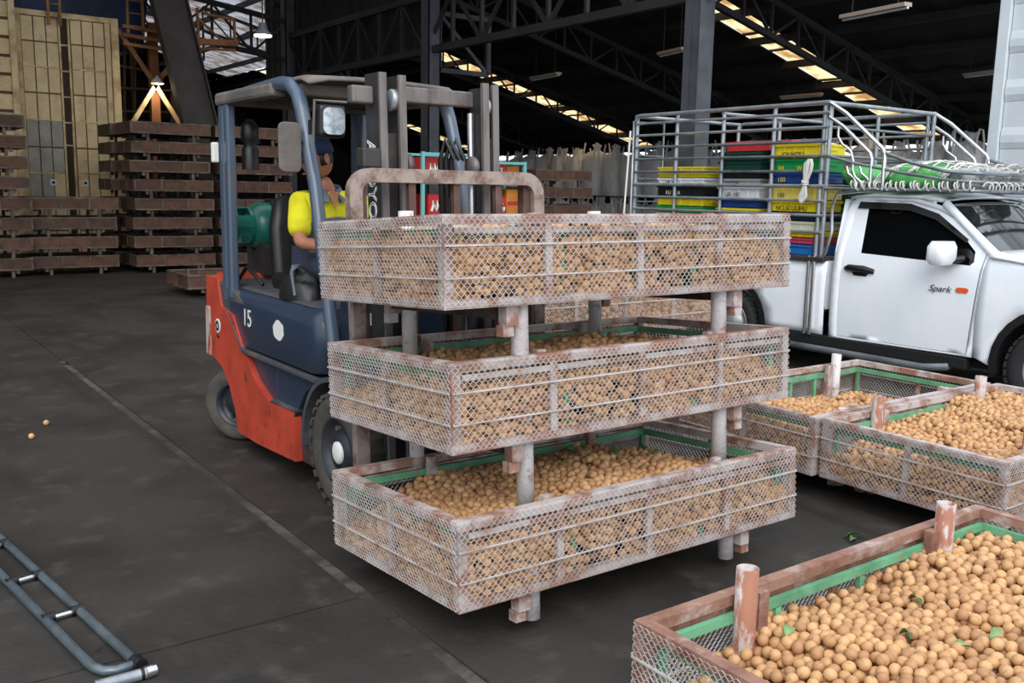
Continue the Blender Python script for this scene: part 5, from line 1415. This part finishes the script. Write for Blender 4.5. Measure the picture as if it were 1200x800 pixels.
# ================================================================== BEIGE PARTITION, BRACES AND STEELWORK AT LEFT
PT = thing('partition', 'tall beige panelled partition behind the crate stacks', 'partition', (4.1, 21, 0))
py = 21.0
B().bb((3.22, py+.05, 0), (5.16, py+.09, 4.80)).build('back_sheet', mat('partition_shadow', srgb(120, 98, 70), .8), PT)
for x0, x1 in ((3.20, 3.34), (5.0, 5.14)): B().bb((x0, py-.06, 0), (x1, py+.09, 4.86)).build('frame_post', M_BEIGEFR, PT)
B().bb((3.2, py-.04, 4.76), (5.14, py+.09, 4.86)).build('top_rail', M_BEIGEFR, PT)
rows = [0, .6, 1.2, 1.75, 2.25, 2.78, 3.3, 3.8, 4.28, 4.76]
M_GREYPANEL = mat('grey_patched_panel', srgb(172, 168, 156), .7, 0, srgb(150, 146, 134), 2)
for (xa, xb, n) in ((3.35, 4.02, 3), (4.24, 4.88, 3)):
    for i in range(len(rows)-1):
        for k in range(n):
            w = (xb-xa)/n; d = random.uniform(-.006, .006)
            m = M_GREYPANEL if (xa < 3.5 and i in (3, 4) or (xa < 3.5 and i == 2 and k < 2)) else M_BEIGE
            B().bb((xa+w*k+.012, py+.01+d, rows[i]+.016), (xa+w*(k+1)-.012, py+.05, rows[i+1]-.016)).build('panel', m, PT)
    for z in (rows[3], rows[5], rows[7]): B().bb((xa, py-.012, z-.014), (xb, py+.05, z+.014)).build('cross_rail', M_BEIGEFR, PT)
for x in (4.035, 4.205): B().bb((x-.018, py-.02, 0), (x+.018, py+.05, 4.78)).build('slot_post', M_BEIGEFR, PT)
B().bb((4.05, py+.035, 0), (4.19, py+.05, 4.78)).build('dark_slot', mat('slot_brown', srgb(58, 42, 32), .8), PT)
for z in (2.3, 2.75, 3.25, 3.75, 4.25): B().bb((4.05, py-.005, z-.015), (4.19, py+.04, z+.015)).build('slot_bar', M_BEIGEFR, PT)
B().bb((4.89, py-.0, 0), (4.99, py+.05, 4.76)).build('edge_strip', M_BEIGE, PT)
for x in (3.78, 4.38):
    p = B().bb((x-.06, py-.005, 1.50), (x+.06, py+.012, 1.62)).build('plate', M_SILVERWHITE, PT)
    b = B(); b.lathe((x, py-.004, 1.56), [(.0, 0), (.03, 0), (.03, -.003), (0, -.003)], 12, (0, 1, 0), False); b.build('plate_emblem', M_CAP, p)
LP = thing('slatted_panel', 'beige slatted panel at the left edge, nearer than the partition', 'panel', (2.7, 20.6, 0))
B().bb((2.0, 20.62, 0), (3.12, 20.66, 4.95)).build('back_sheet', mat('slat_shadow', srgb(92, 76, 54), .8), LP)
for k in range(14): B().bb((2.0, 20.57+.012*(k % 2), .2+.34*k), (3.10, 20.62, .2+.34*k+.28)).build('slat', M_BEIGE, LP)
B().bb((3.08, 20.52, 0), (3.19, 20.64, 5.0)).build('side_post', M_BEIGEFR, LP)
# X brace with a lit bell lamp
XB = thing('cross_brace', 'ochre steel cross brace beside the partition', 'brace', (5.8, 21.1, 2.7))
c0 = Vector((5.88, 21.1, 3.62))
for p, m in (((5.16, 21.1, 4.70), M_OCHRE), ((6.55, 21.1, 4.55), M_OCHRE), ((5.15, 21.1, 2.45), M_BEIGEFR), ((6.6, 21.1, 2.45), M_BEIGEFR)):  # lower bars paler: the lamp's light is put into their colour
    B().bar(c0, p, .09, .06, (0, 1, 0)).build('brace_bar', m, XB)
B().bb((5.80, 21.16, 0), (5.98, 21.30, 4.9)).build('brace_post', mat('brown_orange_post', srgb(120, 72, 38), .7), XB)
def lamp_light(name, loc, e, r, col):
    d = bpy.data.lights.new(name, 'POINT'); d.energy = e; d.shadow_soft_size = r; d.color = col
    o = bpy.data.objects.new(name, d); COL.objects.link(o); o.location = loc
BL = thing('bell_lamp', 'small lit bell lamp hanging at the crossing of the ochre brace', 'lamp', (5.87, 20.9, 3.6))
B().lathe((5.87, 20.92, 3.58), [(.13, .06), (.12, .10), (.05, .17), (.02, .22), (0, .22)], 18).build('shade', M_SILVERWHITE, BL)
B().lathe((5.87, 20.92, 3.58), [(0, .045), (.11, .055), (.115, .062), (0, .07)], 18).build('lit_glass', emis('lamp_glow', (1, .93, .78, 1), 5), BL)
lamp_light('bell_lamp_light', (5.87, 20.8, 3.5), 22, .08, (1, .82, .55))
HB = thing('high_bay_lamp', 'round lit high bay lamp hanging above the forklift cab', 'lamp', (6.5, 16.6, 4.2))
B().lathe((6.5, 16.6, 4.16), [(.16, .03), (.15, .06), (.09, .12), (.06, .24), (0, .25)], 20).build('reflector', M_CHROME, HB)
B().lathe((6.5, 16.6, 4.16), [(0, .0), (.15, .012), (.155, .03), (0, .035)], 20).build('lit_glass', emis('lamp_white', (1, .98, .92, 1), 6), HB)
B().tube([(6.5, 16.6, 4.4), (6.5, 16.6, rz(6.5)-.2)], .012, 5).build('suspension_rod', M_STEEL, HB)
lamp_light('high_bay_light', (6.5, 16.6, 4.05), 40, .15, (1, .95, .85))
def beam(name, label, cat, segs, m, group=None):
    t = thing(name, label, cat, segs[0][1], group=group)
    for n_, p, q, w, h, *up in segs: B().bar(p, q, w, h, *(up or [(0, 0, 1)])).build(n_, m, t)
    return t
beam('steel_beam', 'pair of ochre beams running right from the top of the partition', 'beam', [('beam_rail', (5.2, 20.85, 4.72), (6.75, 20.85, 4.62), .1, .07), ('beam_rail', (5.2, 20.85, 4.55), (6.75, 20.85, 4.45), .1, .07), ('beam_rail', (5.2, 20.85, 4.38), (6.75, 20.85, 4.30), .08, .05)], M_OCHRE)
beam('steel_beam', 'orange bracket frame under the pale roof right of the leaning beam', 'beam', [('beam_rail', (6.2, 20.5, 4.50), (7.45, 20.5, 4.56), .16, .12), ('beam_rail', (6.2, 20.5, 4.36), (7.4, 20.5, 4.42), .06, .05),
     ('bracket_bar', (7.40, 20.5, 4.56), (7.40, 20.5, 5.05), .05, .05), ('bracket_bar', (7.40, 20.5, 5.05), (6.75, 20.5, 5.1), .05, .05), ('bracket_bar', (6.62, 20.5, 4.56), (6.62, 20.5, 5.2), .05, .05), ('bracket_bar', (6.62, 20.5, 5.0), (7.1, 20.5, 4.6), .04, .04)], M_ORANGE)
for lab, x0, x1 in (('orange ladder rails against the blue tarpaulin, above the partition', 3.84, 4.05), ('orange ladder rails against the blue tarpaulin, right of the partition', 5.32, 5.62)):
    t = thing('steel_ladder', lab, 'ladder', (x0, 20.9, 4.6))
    for x in (x0, x1): B().bar((x, 20.9, 4.6), (x, 20.9, 6.6), .05, .05).build('ladder_rail', M_OCHRE, t)
    for k in range(8): B().bar((x0, 20.9, 4.75+.25*k), (x1, 20.9, 4.75+.25*k), .03, .03).build('rung', M_OCHRE, t)
LBm = thing('leaning_beam', 'wide dark steel beam leaning behind the left crate stack', 'beam', (7.05, 19.9, 0))
p, q = Vector((7.02, 19.9, 0)), Vector((5.55, 19.9, 6.6)); dirv = (q-p).normalized(); sdv = Vector((dirv.z, 0, -dirv.x))
M_LEAN = mat('dark_brown_steel', srgb(64, 56, 54), .7, 0, srgb(50, 44, 42), 1.5)
B().bar(p, q, .03, .66, (1, 0, 0)).build('web', M_LEAN, LBm)
for s in (-1, 1): B().bar(p+sdv*s*.33, q+sdv*s*.33, .26, .03, (1, 0, 0)).build('flange', M_LEAN, LBm)
b = B(); b.sheet([(-3, 4.5), (6.2, 4.5), (6.6, 6.9), (-3, 6.9)], lambda u, v: (u, 23.2+.10*math.sin(u*2.2+v)+.06*math.sin(u*5-v*2), v), (), .35)
tag(b.build('blue_tarpaulin', M_BLUETARP, None, solid=.01), 'dark blue tarpaulin hung high behind the beige partition', 'tarpaulin')
rg = random.Random(5)
PF = thing('scaffold', 'dark brown pipe framework behind the cross brace', 'frame', (5.9, 22.2, 0))
M_PIPEB = mat('dark_brown_pipe', srgb(92, 64, 42), .7)
for k in range(9): B().tube([(5.2+.22*k+rg.uniform(-.05, .05), 22.1+rg.uniform(0, .6), 0), (5.2+.22*k+rg.uniform(-.2, .2), 22.3, 4.7)], .035, 6).build('pipe', M_PIPEB, PF)
for k in range(6): B().tube([(5.15, 22.1, 1.6+.5*k), (7.1, 22.2, 1.5+.5*k+rg.uniform(-.2, .2))], .03, 6).build('pipe', M_PIPEB, PF)

# ================================================================== BULK BAGS, RACKS
def make_bag():
    t = thing('bulk_bag', 'bag', 'bag', world_parts=False)
    b = B(); n = 28; rings = []
    prof = [(.0, .42), (.04, .47), (.2, .49), (.7, .50), (1.05, .49), (1.22, .44), (1.32, .30), (1.38, .14), (1.46, .10), (1.56, .17), (1.57, .12), (1.50, .02)]
    vs = []
    for z, r in prof:
        for k in range(n):
            a = 2*PI*k/n; sq = 1/max(abs(math.cos(a)), abs(math.sin(a)))**.55
            f = 1+.035*math.sin(4*a+z*5)+(.10*math.sin(9*a+z*3) if z > 1.1 else .012*math.sin(11*a))
            vs.append((r*sq*f*math.cos(a)*.96, r*sq*f*math.sin(a)*.96, z+.02*math.sin(3*a)*(1 if z > .3 else 0)))
    fs = [(i*n+k, i*n+(k+1) % n, (i+1)*n+(k+1) % n, (i+1)*n+k) for i in range(len(prof)-1) for k in range(n)]+[tuple(range(n))[::-1]]
    b.add(vs, fs, True); link_mesh('bag_body', b.mesh('bag_body', M_BAG), t)
    for sx, sy in ((-1, -1), (1, -1), (1, 1), (-1, 1)):
        l_ = B(); l_.tube([(sx*.42, sy*.30, 1.08), (sx*.40, sy*.28, 1.40), (sx*.33, sy*.30, 1.62), (sx*.27, sy*.36, 1.60), (sx*.30, sy*.42, 1.38), (sx*.30, sy*.43, 1.08)], [.03, .03, .025, .025, .03, .03], 6)
        link_mesh('lifting_loop', l_.mesh('lifting_loop', M_BAGSTRAP), t)
    return t
bag0 = make_bag(); ub = [False]
rg = random.Random(8)
for row, z in enumerate((0.0, 1.40)):
    for k in range(21):
        y = 12.2+1.06*k
        o = bag0 if not ub[0] else copy_tree(bag0); ub[0] = True
        o.location = (24.3+rg.uniform(-.15, .15), y+rg.uniform(-.06, .06), z); o.rotation_euler = (0, 0, rg.choice((0, PI/2, PI, -PI/2))+rg.uniform(-.15, .15))
        sc_ = rg.uniform(.92, 1.03); o.scale = (sc_, sc_, rg.uniform(1.05, 1.22) if row else .84)
        tag(o, f'white woven bulk bag, {ORDN[k] if k < 20 else "last"} from the right in the {"upper" if row else "lower"} row', 'bag', f'bulk bags in the {"upper" if row else "lower"} row')
M_CYAN = mat('cyan_frame_paint', srgb(110, 178, 180), .5)
M_REDP = mat('red_panel', srgb(178, 36, 34), .5)
M_ORBOX = mat('orange_box', srgb(196, 122, 44), .6, 0, srgb(170, 100, 36), 4)
def rack(label, x0, x1, y, h):
    t = thing('display_rack', label, 'rack', ((x0+x1)/2, y, 0))
    for x in (x0, x1):
        for yy in (y, y+.6): B().bb((x-.025, yy-.025, 0), (x+.025, yy+.025, h)).build('rack_post', M_CYAN, t)
    for z in (.5, 1.1, 1.68, h-.03):
        for yy in (y, y+.6): B().bb((x0, yy-.02, z-.02), (x1, yy+.02, z+.02)).build('rack_rail', M_CYAN, t)
    for z in (.5, 1.1, 1.68): B().bb((x0, y, z+.02), (x1, y+.6, z+.035)).build('shelf', M_CYAN, t)
def redbox(label, x, y, z, w=.34, h=.34):
    t = thing('red_box', label, 'box', (x, y, z), group='red boxes on the cyan racks')
    B().bb((x-w/2, y-.02, z), (x+w/2, y+.36, z+h)).build('box_body', M_REDP, t)
    b = B(); pts = [(x-w*.3+w*.6*i/11+.02*math.sin(i*1.3), y-.026, z+h*.25+h*.5*abs(math.sin(i*.62))) for i in range(12)]
    b.tube(pts, .022, 5); b.build('white_swirl', M_SILVERWHITE, t)
rack('cyan steel rack of red boxes seen between the mast rails', 7.64, 8.72, 13.0, 2.16)
rack('narrow cyan steel rack right of the mast', 9.05, 9.62, 13.0, 2.06)
for k, (x, z) in enumerate(((7.90, 1.72), (8.27, 1.72), (8.56, 1.72))): redbox(['left', 'middle', 'right'][k]+' red box with white swirl on the top shelf between the mast rails', x, 13.12, z, .3, .36)
for k, (x, z) in enumerate(((7.95, 1.14), (8.40, 1.14))): redbox(['left', 'right'][k]+' red box with white swirl on the second shelf between the mast rails', x, 13.12, z, .3, .36)
redbox('red box with white swirl on the top shelf of the narrow rack', 9.19, 13.1, 1.72, .22, .32); redbox('red box with white swirl on the lower shelf of the narrow rack', 9.19, 13.1, 1.14, .22, .32)
def obox(label, x0, x1, y, z0, z1):
    t = thing('orange_cabinet', label, 'box', ((x0+x1)/2, y, z0))
    B().bb((x0, y, z0), (x1, y+.35, z1)).build('box_body', M_ORBOX, t, bevel=.01)
    B().bb((x0+.02, y-.006, (z0+z1)/2-.03), (x1-.02, y, (z0+z1)/2+.03)).build('red_band', M_REDP, t)
obox('tall orange wooden cabinet behind the left mast rail', 6.92, 7.56, 13.1, 0, 1.72)
obox('orange box on the top shelf of the narrow rack', 9.33, 9.58, 13.1, 1.72, 1.98)
obox('orange box on the middle shelf of the narrow rack', 9.33, 9.58, 13.1, 1.14, 1.6)
BT_ = thing('bottle', 'white plastic bottle standing before the cyan rack', 'bottle', (8.2, 12.9, 1.14))
B().lathe((8.18, 13.1, 1.14), [(.05, 0), (.055, .02), (.055, .22), (.02, .28), (.02, .32), (0, .32)], 14).build('bottle_body', M_SILVERWHITE, BT_)

# ================================================================== PIPE FRAME AND TUBE ON THE FLOOR AT LOWER LEFT
M_PIPEG = mat('grey_blue_pipe', srgb(104, 116, 124), 0.38, 0.45, srgb(78, 88, 96), 6, .42, .66)
LF = thing('pipe_ladder_frame', 'galvanised pipe ladder frame lying on the floor at lower left', 'frame', (.6, 3.6, 0))
rad = .017
A0, A1 = Vector((.515, 4.75, rad)), Vector((.735, 3.13, rad))
B().tube([A0, A1], rad, 10).build('side_pipe', M_PIPEG, LF)
B().tube([(.395, 4.75, rad), (.60, 3.235, rad), (.612, 3.175, rad), (.635, 3.135, rad), (.665, 3.12, rad), (.735, 3.13, rad)], rad, 10).build('side_pipe', M_PIPEG, LF)
for t_ in (.12, .40, .67):
    a = A0.lerp(A1, t_); c_ = Vector((.395, 4.75, rad)).lerp(Vector((.612, 3.175, rad)), t_+.03)
    B().tube([a, c_], .011, 8).build('rung', M_SHINY, LF)
    for e_, o_ in ((a, c_), (c_, a)):
        B().tube([e_.lerp(o_, -.12)+Vector((0, 0, .004)), e_.lerp(o_, .24)+Vector((0, 0, .003))], .0195, 8).build('black_sleeve', M_BLACK, LF)
B().tube([A1+Vector((-.004, .022, .002)), A1+Vector((.008, -.028, .002))], .024, 8).build('black_sleeve', M_BLACK, LF)
SP = thing('loose_pipe', 'short bright pipe with a capped end lying beside the pipe frame', 'pipe', (.69, 3.04, 0))
B().tube([(.585, 3.045, .019), (.742, 3.045, .019)], .019, 12).build('pipe_body', M_CHROME, SP)
B().tube([(.742, 3.045, .0205), (.775, 3.048, .0205)], [.0215, .019], 12).build('end_cap', M_SHINY, SP)
B().tube([(.725, 3.045, .02), (.735, 3.045, .02)], .0215, 12).build('clamp_ring', M_BLACK, SP)
